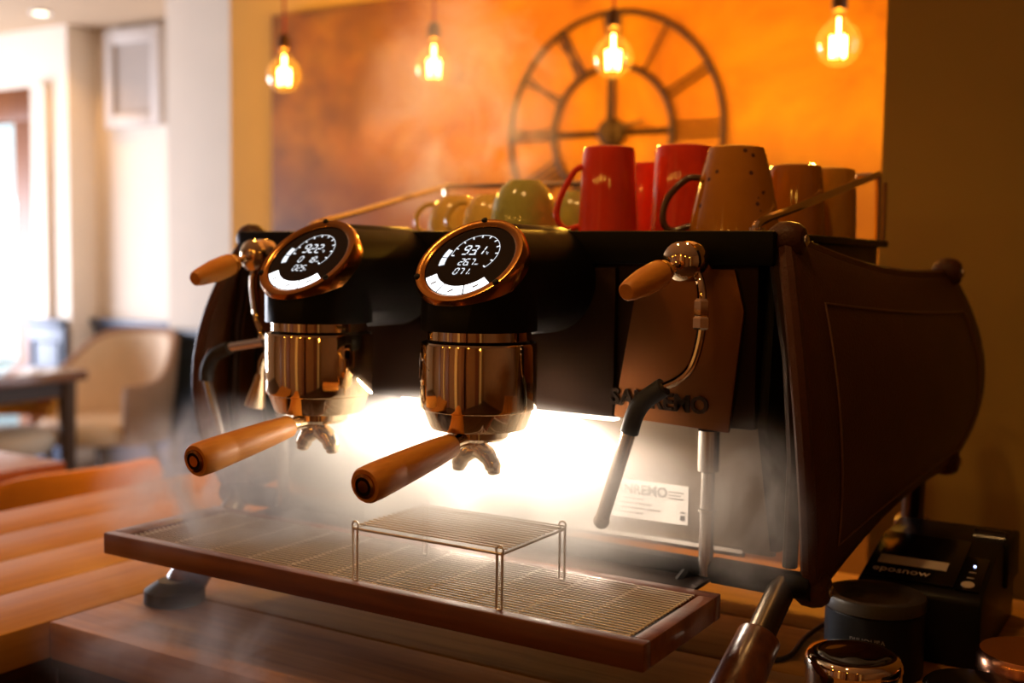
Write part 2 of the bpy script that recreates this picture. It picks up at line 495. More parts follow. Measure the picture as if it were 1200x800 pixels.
# panelling
dz = 0.015
for nm, lo, hi in (('trim_1', (-5.20, 3.665, FLOOR), (-4.10, 3.70, dz)), ('trim_2', (-4.10, 3.27, FLOOR), (-3.2, 3.30, dz)), ('trim_3', (-5.52, 3.43, FLOOR), (-5.18, 3.46, dz))):
    p = box_struct(nm, lo, hi, M['dado'], 'slate blue wall panelling', bevel=0.003)
    struct('panel_rail', MB().box((lo[0]-0.01, lo[1]-0.03, dz), (hi[0]+0.01, hi[1], dz+0.045)), M['dado'], parent=p, bevel=0.008)
    n = max(1, int((hi[0]-lo[0])/0.36))
    for k in range(n):
        a = lo[0]+(hi[0]-lo[0])*(k+0.12)/n; b = lo[0]+(hi[0]-lo[0])*(k+0.88)/n
        struct('panel_moulding', MB().tube([(a, lo[1]-0.004, FLOOR+0.16), (b, lo[1]-0.004, FLOOR+0.16), (b, lo[1]-0.004, dz-0.10), (a, lo[1]-0.004, dz-0.10)], 0.012, 6, True), M['dado'], parent=p)

# pale board on the white wall
t = thing('wall_board', 'pale grey framed board high on the white wall of the recess', 'board', (-4.78, 3.70, 1.23))
M['board_frame'] = mat('pale_grey_paint', (0.58, 0.52, 0.48), 0.6, noise=0.04)
M['board_face'] = mat('greige_board', (0.40, 0.34, 0.30), 0.7, noise=0.06, nscale=10)
MB().box((-0.17, -0.045, 0.08), (0.17, -0.001, 0.50)).build('board_face', M['board_face'], t)
for lo, hi in (((-0.24, -0.07, 0.0), (-0.17, -0.001, 0.585)), ((0.17, -0.07, 0.0), (0.24, -0.001, 0.585)), ((-0.17, -0.07, 0.0), (0.17, -0.001, 0.08)), ((-0.17, -0.07, 0.50), (0.17, -0.001, 0.585))):
    MB().box(lo, hi).build('frame_rail', M['board_frame'], t, bevel=0.006)

# recessed ceiling lamps (one in view, more over the room)
M['lamp_on'] = emission('downlight_glow', (1.0, 0.80, 0.55), 9)
M['lamp_rim'] = mat('white_lamp_rim', (0.8, 0.78, 0.75), 0.4, noise=0.03)


def downlight(x, y, label, power, col=(1.0, 0.52, 0.16)):
    t = thing('ceiling_downlight', label, 'downlight', (x, y, CEIL), group='recessed ceiling lamps')
    MB().lathe([(0.060, -0.012), (0.060, 0.0), (0.040, 0.0), (0.040, -0.010)], seg=24, closed=True).build('rim', M['lamp_rim'], t)
    MB().cyl((0, 0, -0.006), (0, 0, -0.001), 0.0395).build('lens', M['lamp_on'], t)
    l = bpy.data.lights.new('downlight_lamp', 'SPOT'); l.energy = power; l.color = col; l.spot_size = R(120); l.spot_blend = 0.7; l.shadow_soft_size = 0.04
    lo = bpy.data.objects.new('downlight_lamp', l); COL.objects.link(lo); lo.parent = t; lo.location = (0, 0, -0.02)


downlight(-5.03, 3.2, 'square-looking recessed lamp in the pale ceiling above the window', 22)
downlight(-0.50, -0.30, 'recessed ceiling lamp above the left end of the bar', 17)
downlight(0.32, -0.36, 'recessed ceiling lamp above the right end of the bar', 17)
# ================================================================== PENDANT BULBS
M['bulb_glass'] = thin_glass('amber_bulb_glass', (1.0, 0.86, 0.58), 2.6)
_nt = M['bulb_glass'].node_tree
_tr = _nt.nodes.new('ShaderNodeBsdfTranslucent'); _tr.inputs['Color'].default_value = (1.0, 0.72, 0.32, 1)
_mx = _nt.nodes.new('ShaderNodeMixShader'); _mx.inputs[0].default_value = 0.006
_out = next(n for n in _nt.nodes if n.type == 'OUTPUT_MATERIAL')
_src = _out.inputs['Surface'].links[0].from_socket
_nt.links.new(_src, _mx.inputs[1]); _nt.links.new(_tr.outputs[0], _mx.inputs[2]); _nt.links.new(_mx.outputs[0], _out.inputs['Surface'])
M['filament'] = emission('filament_glow', (1.0, 0.56, 0.13), 80)
M['socket'] = mat('aged_brass_socket', (0.10, 0.05, 0.025), 0.4, 0.7, noise=0.2)
M['red_flex'] = mat('red_fabric_flex', (0.30, 0.025, 0.012), 0.8, noise=0.2, nscale=300)


def pendant(x, y, z, label, power, r=0.048):
    """z: centre of the glass globe"""
    t = thing('pendant_bulb', label, 'bulb', (x, y, z), group='bare filament bulbs hanging in a row')
    MB().lathe([(0.002, -r), (r*0.38, -r*0.925), (r*0.71, -r*0.71), (r*0.925, -r*0.38), (r, 0.0), (r*0.94, r*0.36), (r*0.77, r*0.66), (r*0.52, r*0.90), (r*0.36, r*1.10), (0.0145, r*1.3), (0.0135, r*1.5)], seg=28).build('globe', M['bulb_glass'], t, smooth=60)
    fl = MB()
    fl.tube([(0.0150*math.cos(a), 0.0150*math.sin(a), -0.026+0.042*(1 if k % 2 else 0)) for k, a in enumerate([2*PI*j/12 for j in range(12)])], 0.0021, 5, True)
    fl.tube([(0, 0, 0.016), (0, 0, 0.055)], 0.0026, 6)
    fl.build('filament', M['filament'], t)
    MB().lathe([(0.0145, r*1.45), (0.017, r*1.5), (0.017, r*2.05), (0.012, r*2.35), (0.004, r*2.45)], seg=20).build('socket', M['socket'], t)
    MB().cyl((0, 0, r*2.4), (0, 0, CEIL-z-0.012), 0.0035, seg=8).build('flex', M['red_flex'], t)
    MB().lathe([(0.045, CEIL-z-0.022), (0.045, CEIL-z)], seg=20).build('ceiling_rose', M['socket'], t)
    l = bpy.data.lights.new('bulb_light', 'POINT'); l.energy = power; l.color = (1.0, 0.54, 0.08); l.shadow_soft_size = 0.03
    lo = bpy.data.objects.new('bulb_light', l); COL.objects.link(lo); lo.parent = t; lo.location = (0, 0, -0.004)


PW = 23
pendant(-1.501, 1.43, 0.989, 'filament bulb hanging at the left end of the mural, leftmost of the row', PW)
pendant(-0.974, 1.43, 0.973, 'filament bulb hanging in the steam, second of the row from the left', PW)
pendant(-0.448, 1.43, 0.954, 'filament bulb hanging in front of the skeleton clock', PW)
pendant(0.090, 1.43, 0.940, 'filament bulb hanging beside the dark olive wall, rightmost of the row', PW)

for x, y, z, lb in ((-1.3, -1.55, 1.02, 'added filament bulb behind the viewer for reflections, first of five'), (-0.7, -1.6, 1.0, 'added filament bulb behind the viewer for reflections, second of five'), (-0.1, -1.6, 1.0, 'added filament bulb behind the viewer for reflections, third of five'), (0.5, -1.65, 1.02, 'added filament bulb behind the viewer for reflections, fourth of five'), (1.2, -1.5, 1.0, 'added filament bulb behind the viewer for reflections, last of five')):
    pendant(x, y, z, lb, 1.6)  # unseen bulbs, added for dot highlights and something to reflect

# ================================================================== SKELETON CLOCK
M['iron'] = mat('dark_iron', (0.045, 0.020, 0.010), 0.5, 0.5, noise=0.2, nscale=30)
ck = thing('skeleton_clock', 'large round dark iron skeleton wall clock on the orange mural', 'clock', (-0.812, 2.150, 0.865))


def circ(r, n=64, y=0.0):
    return [(r*math.cos(2*PI*k/n), y, r*math.sin(2*PI*k/n)) for k in range(n)]


MB().tube(circ(0.368), 0.0085, 8, True).build('outer_ring', M['iron'], ck)
MB().tube(circ(0.205), 0.0095, 8, True).build('inner_ring', M['iron'], ck)
NUM = {12: 'XII', 1: 'I', 2: 'II', 3: 'III', 4: 'IIII', 5: 'V', 6: 'VI', 7: 'VII', 8: 'VIII', 9: 'IX', 10: 'X', 11: 'XI'}
for h in range(1, 13):
    a = PI/2-2*PI*h/12
    ra, rb = 0.212, 0.360
    bars = []
    s = NUM[h]; w = 0.020; off = -(len(s)-1)*w/2
    for i, c in enumerate(s):
        x = off+i*w
        if c == 'I': bars.append(((x, ra), (x, rb)))
        elif c == 'V': bars += [((x-0.009, rb), (x, ra)), ((x+0.009, rb), (x, ra))]
        else: bars += [((x-0.011, ra), (x+0.011, rb)), ((x+0.011, ra), (x-0.011, rb))]
    mb = MB()
    for (x0, r0), (x1, r1) in bars:
        def q(x, r): return (r*math.cos(a)+x*math.sin(a), 0, r*math.sin(a)-x*math.cos(a))
        mb.tube([q(x0, r0), q(x1, r1)], 0.0042, 6)
    mb.build('numeral', M['iron'], ck)
MB().tube([(0, 0.004, -0.205), (0, 0.004, 0.205)], 0.007, 6).build('cross_bar', M['iron'], ck)
MB().tube([(-0.205, 0.004, 0), (0.205, 0.004, 0)], 0.010, 6).build('cross_bar', M['iron'], ck)
MB().lathe([(0.045, 0.0), (0.045, 0.02), (0.03, 0.026)], (0, 0.012, 0), (0, -1, 0)).build('hub', M['iron'], ck)
MB().prism([(-0.008, -0.024, -0.03), (0.008, -0.024, -0.03), (0.004, -0.024, 0.17), (-0.004, -0.024, 0.17)], (0, -0.003, 0)).build('minute_hand', M['iron'], ck)
MB().prism([(-0.03, -0.020, -0.010), (-0.03, -0.020, 0.010), (0.12, -0.020, 0.035), (0.12, -0.020, 0.028)], (0, -0.003, 0)).build('hour_hand', M['iron'], ck)
MB().cyl((0, 0.016, 0.30), (0, 0, 0.30), 0.006, seg=8).build('wall_peg', M['iron'], ck)

# ================================================================== BAR COUNTER
bar = thing('bar_counter', 'L-shaped wooden bar counter of wide planks under the espresso machine', 'counter', (0, 0, 0))
TH = 0.05
WX0, WX1 = -1.07, -0.46
nw = 4
pw = (WX1-WX0)/nw
mbp = MB().box((-0.75, -pw/2+0.0012, -TH), (1.02, pw/2-0.0012, 0)).mesh('plank', bevel=0.003)
for k in range(nw):
    o = put('plank', mbp, M['plank_x'], bar, ((WX0+pw*(k+0.5)), -0.30, 0), (0, 0, R(90)))
mbm = {}
edges = [-0.130, 0.050, 0.225, 0.395, 0.555, 0.69]
for a, b in zip(edges, edges[1:]):
    me = MB().box((-1.05, -(b-a)/2+0.0012, -TH), (1.05, (b-a)/2-0.0012, 0)).mesh('plank', bevel=0.003)
    put('plank', me, M['plank_x'], bar, (WX1+1.0512, (a+b)/2, 0))
# dark gap filler below the joints, front panelling and plinth
MB().box((WX0+0.02, -1.0, -TH-0.02), (WX1-0.02, 0.68, -TH)).build('underlay', M['counter_front'], bar)
MB().box((WX1-0.02, -0.11, -TH-0.02), (1.6, 0.68, -TH)).build('underlay', M['counter_front'], bar)
for k in range(14):
    x = WX1-0.03+0.148*k
    MB().box((x, -0.095, FLOOR+0.001), (x+0.146, -0.075, -TH-0.021)).build('front_board', M['counter_front'], bar, bevel=0.003)
for k in range(6):
    y = -0.96+0.145*k
    MB().box((WX1-0.055, y, FLOOR+0.001), (WX1-0.035, y+0.143, -TH-0.021)).build('front_board', M['counter_front'], bar, bevel=0.003)
MB().box((WX0+0.03, -0.96, FLOOR+0.001), (WX0+0.05, 0.66, -TH-0.021)).build('back_board', M['counter_front'], bar)

# ================================================================== ESPRESSO MACHINE
em = thing('espresso_machine', 'two-group espresso machine with dark leather side panels, standing on the bar counter', 'espresso machine', (0, 0, 0))

BZ0, BZ1, BY0, BY1, BX = 0.288, 0.505, 0.160, 0.650, 0.375
# body: front face leaning back slightly at the top
MB().prism([(-BX, BY0, BZ0), (-BX, BY0, BZ1-0.02), (-BX, BY0+0.02, BZ1), (-BX, BY1, BZ1-0.01), (-BX, BY1, 0.20), (-BX, BY0+0.12, 0.20), (-BX, BY0+0.10, BZ0)], (2*BX, 0, 0)).build('body_shell', M['body'], em, bevel=0.004)
# cup deck: thin tray on top with a front lip
MB().box((-0.395, 0.150, 0.497), (0.395, 0.655, 0.507)).build('cup_deck', M['black'], em, bevel=0.003)
MB().box((-0.395, 0.146, 0.470), (0.395, 0.158, 0.508)).build('deck_lip', M['black'], em, bevel=0.003)
# front fascia plates outside the groups (trapezoid, widening downwards)
for s in (-1, 1):
    fp = MB().prism([(s*0.205, 0.1575, 0.291), (s*0.348, 0.1575, 0.284), (s*0.362, 0.1575, 0.42), (s*0.350, 0.1575, 0.466), (s*0.235, 0.1575, 0.466)], (0, -0.006, 0)).build('fascia_plate', M['panel'], em, bevel=0.002)
# fascia between groups
MB().box((-0.205, 0.1515, 0.290), (0.205, 0.1575, 0.466)).build('fascia_plate', M['body'], em, bevel=0.002)
# raised lettering on the right and left fascia
text_on('logo_lettering', 'SANREMO', 0.0265, (0.263, 0.1505, 0.313), (1, 0, -0.02), (0, 0, 1), M['logo'], em, 0.0015, bold=0.0008)
# splash back, its lip and the rating label
MB().box((-0.375, 0.240, 0.128), (0.375, 0.250, 0.30)).build('splash_back', M['splash'], em, bevel=0.002)
MB().tube([(-0.34, 0.234, 0.130), (0.34, 0.234, 0.130)], 0.006, 8).build('splash_lip', M['steel'], em)
lb = MB().box((0.160, 0.2388, 0.1515), (0.266, 0.2399, 0.1995)).build('rating_label', M['label'], em)
text_on('label_heading', 'SANREMO', 0.0172, (0.199, 0.2385, 0.188), (1, 0, 0), (0, 0, 1), M['ink'], lb, 0.0001, bold=0.0005)
ln = MB()
for k in range(4):
    ln.box((0.166, 0.2384, 0.176-k*0.006), (0.206+0.012*((k*7) % 3), 0.2387, 0.1775-k*0.006))
for k in range(3):
    ln.box((0.240, 0.2384, 0.190-k*0.004), (0.260-0.004*(k % 2), 0.2387, 0.1912-k*0.004))
ln.box((0.256, 0.2384, 0.157), (0.262, 0.2387, 0.163)); ln.box((0.256, 0.2384, 0.166), (0.262, 0.2387, 0.1675))
ln.build('label_print', M['ink'], lb)
# side cheeks of the body and upright tubes
for s in (-1, 1):
    MB().prism([(s*0.376, 0.165, 0.29), (s*0.376, 0.185, 0.50), (s*0.376, 0.62, 0.50), (s*0.376, 0.60, 0.14), (s*0.376, 0.22, 0.14)], (s*0.012, 0, 0)).build('side_cheek', M['black'], em, bevel=0.002)
    MB().tube([(s*0.389, 0.165, 0.495), (s*0.412, 0.16, 0.37), (s*0.421, 0.16, 0.26), (s*0.416, 0.17, 0.14)], 0.0085, 10).build('frame_upright', M['body'], em)
    MB().cyl((s*0.33, 0.165, 0.124), (s*0.442, 0.165, 0.122), 0.015, seg=16).build('frame_tube', M['black'], em)
    MB().tube([(s*0.432, 0.20, 0.128), (s*0.452, 0.66, 0.185)], 0.012, 12).build('frame_tube', M['black'], em)
    # support post: thick sleeve above, thinner tube with a collar below
    po = MB().lathe([(0.0085, 0.118), (0.0085, 0.19), (0.0105, 0.191), (0.0105, 0.194), (0.0080, 0.195), (0.0080, 0.236), (0.0125, 0.238), (0.0125, 0.284)], (s*0.322, 0.160, 0), seg=20).build('support_post', M['steel'], em)
MB().cyl((-0.33, 0.165, 0.124), (0.33, 0.165, 0.124), 0.012, seg=12).build('frame_tube', M['black'], em)
MB().tube([(-0.44, 0.62, 0.18), (0.44, 0.62, 0.18)], 0.012, 12).build('frame_tube', M['black'], em)

MB().box((-0.33, 0.088, 0.112), (0.33, 0.236, 0.116)).build('led_block_plate', M['body'], em, bevel=0.001)  # added plate, keeps the LED light off the counter under the tray
# LED strips under the body front edge, with their light
MB().box((-0.130, 0.185, 0.2805), (0.190, 0.200, 0.2875)).build('led_strip', M['led'], em)
LED = (1.0, 0.82, 0.65)
for x in (-0.055, 0.085):
    l = area_light('led_light', (x, 0.175, 0.2795), (x, 0.05, 0.0), 0.14, 0.014, 5.2, LED)
    l.parent = em


# side panels: a pointed hexagon of leather with four rounded corner bosses
def side_panel(s):
    # front top, front point, front bottom, rear bottom, rear point, rear top : (x, y, z)
    ctrl = {
        'ft': (0.408, 0.172, 0.500), 'fm': (0.453, 0.113, 0.305), 'fb': (0.446, 0.180, 0.112),
        'rb': (0.487, 0.690, 0.185), 'rm': (0.516, 0.770, 0.310), 'rt': (0.478, 0.700, 0.458)}
    P = {k: Vector(v) for k, v in ctrl.items()}

    def edge(a, m, b, t):           # quadratic-ish curve through the three points
        return a*(1-t)*(1-2*t)+m*4*t*(1-t)+b*t*(2*t-1)
    n, k = 18, 22
    grid = []
    for i in range(n+1):
        t = i/n
        f = edge(P['ft'], P['fm'], P['fb'], t); r = edge(P['rt'], P['rm'], P['rb'], t)
        row = []
        for j in range(k+1):
            u = j/k
            p = f.lerp(r, u)
            bul = math.sin(PI*u)*math.sin(PI*t)
            p.x += 0.022*bul
            if t < 0.5: p.z -= 0.016*math.sin(PI*u)*(1-2*t)**2
            else: p.z += 0.020*math.sin(PI*u)*(2*t-1)**2
            row.append(p)
        grid.append(row)

    def outer(i, j): q = grid[i][j]; return Vector((s*q.x, q.y, q.z))
    th = Vector((-s*0.020, 0, 0))
    mb = MB()
    idx = {}
    for side in (0, 1):
        for i in range(n+1):
            for j in range(k+1):
                idx[side, i, j] = len(mb.v); mb.v.append(outer(i, j)+(th if side else Vector()))
    for side in (0, 1):
        for i in range(n):
            for j in range(k):
                mb.f.append((idx[side, i, j], idx[side, i+1, j], idx[side, i+1, j+1], idx[side, i, j+1]))
    loop = [(i, 0) for i in range(n)]+[(n, j) for j in range(k)]+[(i, k) for i in range(n, 0, -1)]+[(0, j) for j in range(k, 0, -1)]
    for a, b in zip(loop, loop[1:]+loop[:1]):
        mb.f.append((idx[0, a[0], a[1]], idx[0, b[0], b[1]], idx[1, b[0], b[1]], idx[1, a[0], a[1]]))
    pan = mb.build('side_panel', M['leather'], em, smooth=45, bevel=0.004)
    # rolled edge and inner stitched seam
    rim = [outer(i, j)+th*0.5 for i, j in loop]
    MB().tube(rim, 0.0095, 8, True).build('rolled_edge', M['leather'], pan)
    a0, a1, b0, b1 = 3, n-2, 2, k-2
    lp2 = [(i, b0) for i in range(a0, a1)]+[(a1, j) for j in range(b0, b1)]+[(i, b1) for i in range(a1, a0, -1)]+[(a0, j) for j in range(b1, b0, -1)]
    MB().tube([outer(i, j)+Vector((s*0.0006, 0, 0)) for i, j in lp2], 0.0016, 6, True).build('stitched_seam', M['seam'], pan)
    # corner bosses: rounded lobes with a screw
    for kx, (dy, dzz) in {'ft': (0.006, -0.002), 'fb': (0.004, 0.004), 'rb': (-0.004, 0.004), 'rt': (-0.004, 0.004)}.items():
        c = P[kx]; c = Vector((s*c.x, c.y+dy, c.z+dzz))
        bo = MB().lathe([(0.004, -0.030), (0.014, -0.027), (0.0205, -0.017), (0.0215, -0.006), (0.019, 0.004), (0.014, 0.010), (0.008, 0.0115)], c, (s, 0, 0), 20).build('corner_boss', M['leather'], pan)
        MB().lathe([(0.0065, 0.010), (0.0065, 0.0135), (0.004, 0.015)], c, (s, 0, 0), 12).build('screw', M['steel'], pan)
    return pan


side_panel(1); side_panel(-1)

# cup rails on both sides of the deck, rising to the back
for s in (-1, 1):
    MB().tube(smooth_path([(s*0.343, 0.235, 0.506), (s*0.343, 0.250, 0.521), (s*0.353, 0.36, 0.543), (s*0.377, 0.615, 0.596), (s*0.379, 0.635, 0.600), (s*0.380, 0.643, 0.588), (s*0.381, 0.645, 0.503)], 5), 0.0052, 8).build('cup_rail', M['chrome'], em)
    MB().cyl((s*0.343, 0.240, 0.506), (s*0.343, 0.240, 0.514), 0.010, seg=12).build('rail_foot', M['chrome'], em)
    MB().tube([(s*0.388, 0.650, 0.590), (s*0.388, 0.650, 0.500)], 0.0035, 8).build('rail_post', M['chrome'], em)
MB().tube([(-0.379, 0.638, 0.600), (0.379, 0.638, 0.600)], 0.0045, 8).build('cup_rail', M['chrome'], em)

# legs
for s in (-1, 1):
    for top, foot in (((0.412, 0.165, 0.122), (0.392, 0.020, 0.0)), ((0.455, 0.60, 0.178), (0.44, 0.66, 0.0))):
        a = Vector((s*top[0], top[1], top[2])); b = Vector((s*foot[0], foot[1], foot[2]))
        d = (b-a)
        lg = MB().tube([a, a+d*0.50], 0.0155, 16).build('leg', M['leg_steel'], em)
        MB().tube([a+d*0.36, a+d*0.38, a+d*0.86, a+d*0.90], [0.018, 0.0235, 0.0275, 0.025], 18).build('leg_sleeve', M['sleeve'], lg)
        MB().lathe([(0.022, 0.030), (0.040, 0.018), (0.041, 0.002), (0.039, 0.0)], (b.x, b.y, 0.0), seg=28).build('foot', M['rubber'], lg)


# group heads
NRM = Vector((0, -0.705, 0.709)).normalized(); DV = Vector((0, NRM.z, -NRM.y)); DU = Vector((1, 0, 0))


def elbow(cx, r=0.0640, zb=0.396, za=0.450, yb=0.160):
    """vertical drum mitred into a horizontal barrel, its outer corner sliced off for the display"""
    bm = bmesh.new()
    dc = Vector((cx, -0.019, 0.4705))
    for kind in (0, 1):
        b2 = bmesh.new()
        if kind == 0:
            mb = MB().tube([(cx, 0, zb), (cx, 0, za+0.12)], r, 64)
        else:
            mb = MB().tube([(cx, -0.12, za), (cx, yb, za)], r, 64)
        vs = [b2.verts.new(p) for p in mb.v]
        for f in mb.f: b2.faces.new([vs[q] for q in f])
        s = 1 if kind == 0 else -1
        bmesh.ops.bisect_plane(b2, geom=b2.verts[:]+b2.edges[:]+b2.faces[:], plane_co=(cx, 0, za), plane_no=(0, s, s), clear_outer=True)
        r2 = bmesh.ops.bisect_plane(b2, geom=b2.verts[:]+b2.edges[:]+b2.faces[:], plane_co=dc, plane_no=NRM, clear_outer=True)
        me = bpy.data.meshes.new('tmp'); b2.to_mesh(me); b2.free(); bm.from_mesh(me); bpy.data.meshes.remove(me)
    bmesh.ops.remove_doubles(bm, verts=bm.verts[:], dist=0.0004)
    bmesh.ops.holes_fill(bm, edges=[e for e in bm.edges if e.is_boundary], sides=0)
    bmesh.ops.recalc_face_normals(bm, faces=bm.faces[:])
    for f in bm.faces: f.smooth = True
    for e in bm.edges:
        if len(e.link_faces) == 2 and e.calc_face_angle(0) > R(50): e.smooth = False
    me = bpy.data.meshes.new('group_head'); bm.to_mesh(me); bm.free()
    return me, dc


SEG7 = {'0': 'abcdef', '1': 'bc', '2': 'abged', '3': 'abgcd', '5': 'afgcd', '6': 'afgedc', '7': 'abc', '8': 'abcdefg', '9': 'abfgcd', ' ': ''}


def seg_digits(mb, txt, x, y, h, pt):
    """seven-segment figures; pt maps display (u,v) to space"""
    w = h*0.52; t = h*0.12; gap = h*0.22; sl = 0.16
    def quad(ax, ay, bx, by, hor):
        d = t/2
        if hor: q = [(ax+d, ay-d), (bx-d, by-d), (bx-d, by+d), (ax+d, ay+d)]
        else: q = [(ax-d, ay+d), (ax+d, ay+d), (bx+d, by-d), (bx-d, by-d)]
        mb.poly([pt(u+sl*(v-y), v) for u, v in q])
    for c in txt:
        if c == '.':
            mb.poly([pt(x-gap*0.7+dx*t, y+dy*t) for dx, dy in ((-.8, -.5), (.8, -.5), (.8, 1.1), (-.8, 1.1))]); continue
        L = {'a': (x, y+h, x+w, y+h, 1), 'g': (x, y+h/2, x+w, y+h/2, 1), 'd': (x, y, x+w, y, 1),
             'f': (x, y+h/2, x, y+h, 0), 'b': (x+w, y+h/2, x+w, y+h, 0), 'e': (x, y, x, y+h/2, 0), 'c': (x+w, y, x+w, y+h/2, 0)}
        for k in SEG7[c]: quad(*L[k])
        x += w+gap
    return x


def group_head(cx, lines, units):
    me, dc = elbow(cx)
    g = put('group_head', me, M['black'], em)
    def pt(u, v, n=0.0): return dc+DU*u+DV*v+NRM*n
    rr = 0.0605
    # bezel ring with small screws
    ring = lambda r, n: [pt(r*math.cos(2*PI*k/56), r*math.sin(2*PI*k/56), n) for k in range(56)]
    MB().ring_loft([ring(rr+0.0035, -0.016), ring(rr+0.0045, -0.001), ring(rr+0.002, 0.0042), ring(rr-0.004, 0.0048), ring(rr-0.0075, 0.0022), ring(rr-0.0075, -0.016)], False, True).build('bezel', M['bezel'], g, smooth=50)
    for a in (97, 208, 326):
        c = pt(rr*math.cos(R(a)), rr*math.sin(R(a)), 0.004)
        MB().lathe([(0.0035, 0), (0.0035, 0.002), (0.002, 0.003)], c, NRM, 10).build('bezel_screw', M['black'], g)
    MB().ring_loft([ring(rr-0.0072, -0.010), ring(rr-0.0072, 0.0012)]).build('display_glass', M['glass_black'], g)
    e = 0.0018
    P2 = lambda u, v: pt(u, v, e)
    mb = MB()
    (t1, t2, t3) = lines
    ends = [seg_digits(mb, t1, -0.0155, 0.0095, 0.0130, P2), seg_digits(mb, t2, -0.0125, -0.0068, 0.0092, P2), seg_digits(mb, t3, -0.0125, -0.0208, 0.0088, P2)]
    # pressure gauge arc with ticks
    n = 44; a0, a1 = R(186), R(-42); cxg, cyg, rg = 0.002, 0.010, 0.0290
    for k in range(n):
        p, q = a0+(a1-a0)*k/n, a0+(a1-a0)*(k+1)/n
        mb.poly([P2(cxg+r*math.cos(a), cyg+r*math.sin(a)) for r, a in ((rg, p), (rg+0.0006, p), (rg+0.0006, q), (rg, q))])
    for k in range(11):
        a = a0+(a1-a0)*k/10; ca, sa = math.cos(a), math.sin(a); w = 0.0008
        mb.poly([P2(cxg+r*ca-sg*w*sa, cyg+r*sa+sg*w*ca) for r, sg in ((rg-0.0035, -1), (rg, -1), (rg, 1), (rg-0.0035, 1))])
    # two level bars at the left
    for p, q in ((R(196), R(178)), (R(176), R(158))):
        mb.poly([P2(0.002+r*math.cos(a), 0.002+r*math.sin(a)) for r, a in ((0.033, p), (0.040, p), (0.040, (p+q)/2), (0.040, q), (0.033, q), (0.033, (p+q)/2))])
    mb.build('display_figures', M['white_led'], g, smooth=None)
    for u, v, sz, s2 in zip(ends, (0.0118, -0.0050, -0.0190), (0.0058, 0.0036, 0.0040), ('°c', 'sec', units)):
        text_on('display_unit', s2, sz, P2(u+0.0004, v), DU, DV, M['white_led'], g, 0.00005, shear=0.2, align='LEFT')
    # three lit touch keys along the lower rim
    for k, (p, q) in enumerate(((213, 246.5), (248.5, 285.5), (287.5, 321))):
        m2 = MB()
        N = 10
        ro, ri = 0.0515, 0.0385
        for j in range(N):
            a, b = R(p+(q-p)*j/N), R(p+(q-p)*(j+1)/N)
            m2.poly([P2(r*math.cos(t), r*math.sin(t)) for r, t in ((ri, a), (ro, a), (ro, b), (ri, b))])
        ky = m2.build('touch_key', M['key_led'], g, smooth=None)
        a = R((p+q)/2); c = Vector((0.0455*math.cos(a), 0.0455*math.sin(a)))
        mk = MB(); mk.poly([pt(c.x+dx, c.y+dy, e+0.0004) for dx, dy in ((-0.0036, -0.0012), (-0.0020, -0.0030), (0.0036, 0.0012), (0.0020, 0.0030))])
        mk.build('key_mark', M['key_mark'], g, smooth=None)
    # chrome drum
    MB().lathe([(0.050, 0.400), (0.0575, 0.397), (0.0575, 0.386), (0.0600, 0.3845), (0.0632, 0.383), (0.0645, 0.380), (0.0645, 0.314), (0.0635, 0.3105), (0.0605, 0.309), (0.0600, 0.3075), (0.0545, 0.292), (0.0525, 0.2885), (0.0400, 0.2875), (0.02, 0.2875)], (cx, 0, 0), seg=72).build('chrome_drum', M['chrome'], g, smooth=28)
    # engraved mountain line on the drum
    pts = [(-62, 0.352), (-52, 0.362), (-44, 0.371), (-38, 0.363), (-34, 0.366), (-22, 0.354)]
    f3 = lambda a, z: (cx+0.0648*math.sin(R(a)), -0.0648*math.cos(R(a)), z)
    mb = MB().tube([f3(*p) for p in pts], 0.00045, 4)
    mb.tube([f3(-47+11*math.cos(t), 0.350+0.010*math.sin(t)) for t in [PI*(0.9+1.2*j/12) for j in range(13)]], 0.0004, 4)
    for a, z0 in ((-38, 0.340), (-42, 0.333), (-36, 0.326)):
        mb.tube([f3(a, z0), f3(a-2, z0-0.004), f3(a+1.5, z0-0.008)], 0.0004, 4)
    mb.build('engraving', M['steel'], g)
    return g


group_head(-0.115, ('922', '0 18', '025'), 's')
group_head(0.115, ('93.1', '26.7', '071'), 's')


# steam valves with wooden lever knobs, and wands
for s in (-1, 1):
    vx = s*0.313
    v = MB().lathe([(0.013, 0.0), (0.013, 0.028), (0.019, 0.030), (0.022, 0.040), (0.022, 0.052), (0.018, 0.060), (0.021, 0.063), (0.021, 0.070), (0.014, 0.076), (0.006, 0.078)], (vx, 0.158, 0.474), (0, -1, 0), 24).build('steam_valve', M['chrome'], em)
    a = Vector((vx-s*0.001, 0.076, 0.470)); b = Vector((s*0.303, -0.022, 0.443)); d = b-a
    MB().tube([a, a+d*0.3], 0.005, 10).build('lever', M['chrome'], v)
    kn = MB().tube([a+d*k for k in (0.20, 0.22, 0.40, 0.65, 0.9, 0.98, 1.0)], [0.008, 0.0115, 0.0150, 0.0145, 0.0115, 0.0098, 0.008], 18).build('lever_knob', M['handle'], v)
    MB().tube([a+d*0.30, a+d*0.33], [0.0140, 0.0146], 18).build('knob_band', M['chrome'], v)
wand = MB().tube(smooth_path([(0.320, 0.110, 0.468), (0.334, 0.094, 0.450), (0.338, 0.09, 0.425), (0.337, 0.09, 0.395), (0.328, 0.09, 0.363), (0.313, 0.09, 0.347), (0.290, 0.09, 0.335), (0.272, 0.09, 0.320), (0.262, 0.09, 0.304), (0.255, 0.09, 0.282), (0.224, 0.09, 0.182)], 5), 0.0050, 12).build('steam_wand', M['chrome'], em)
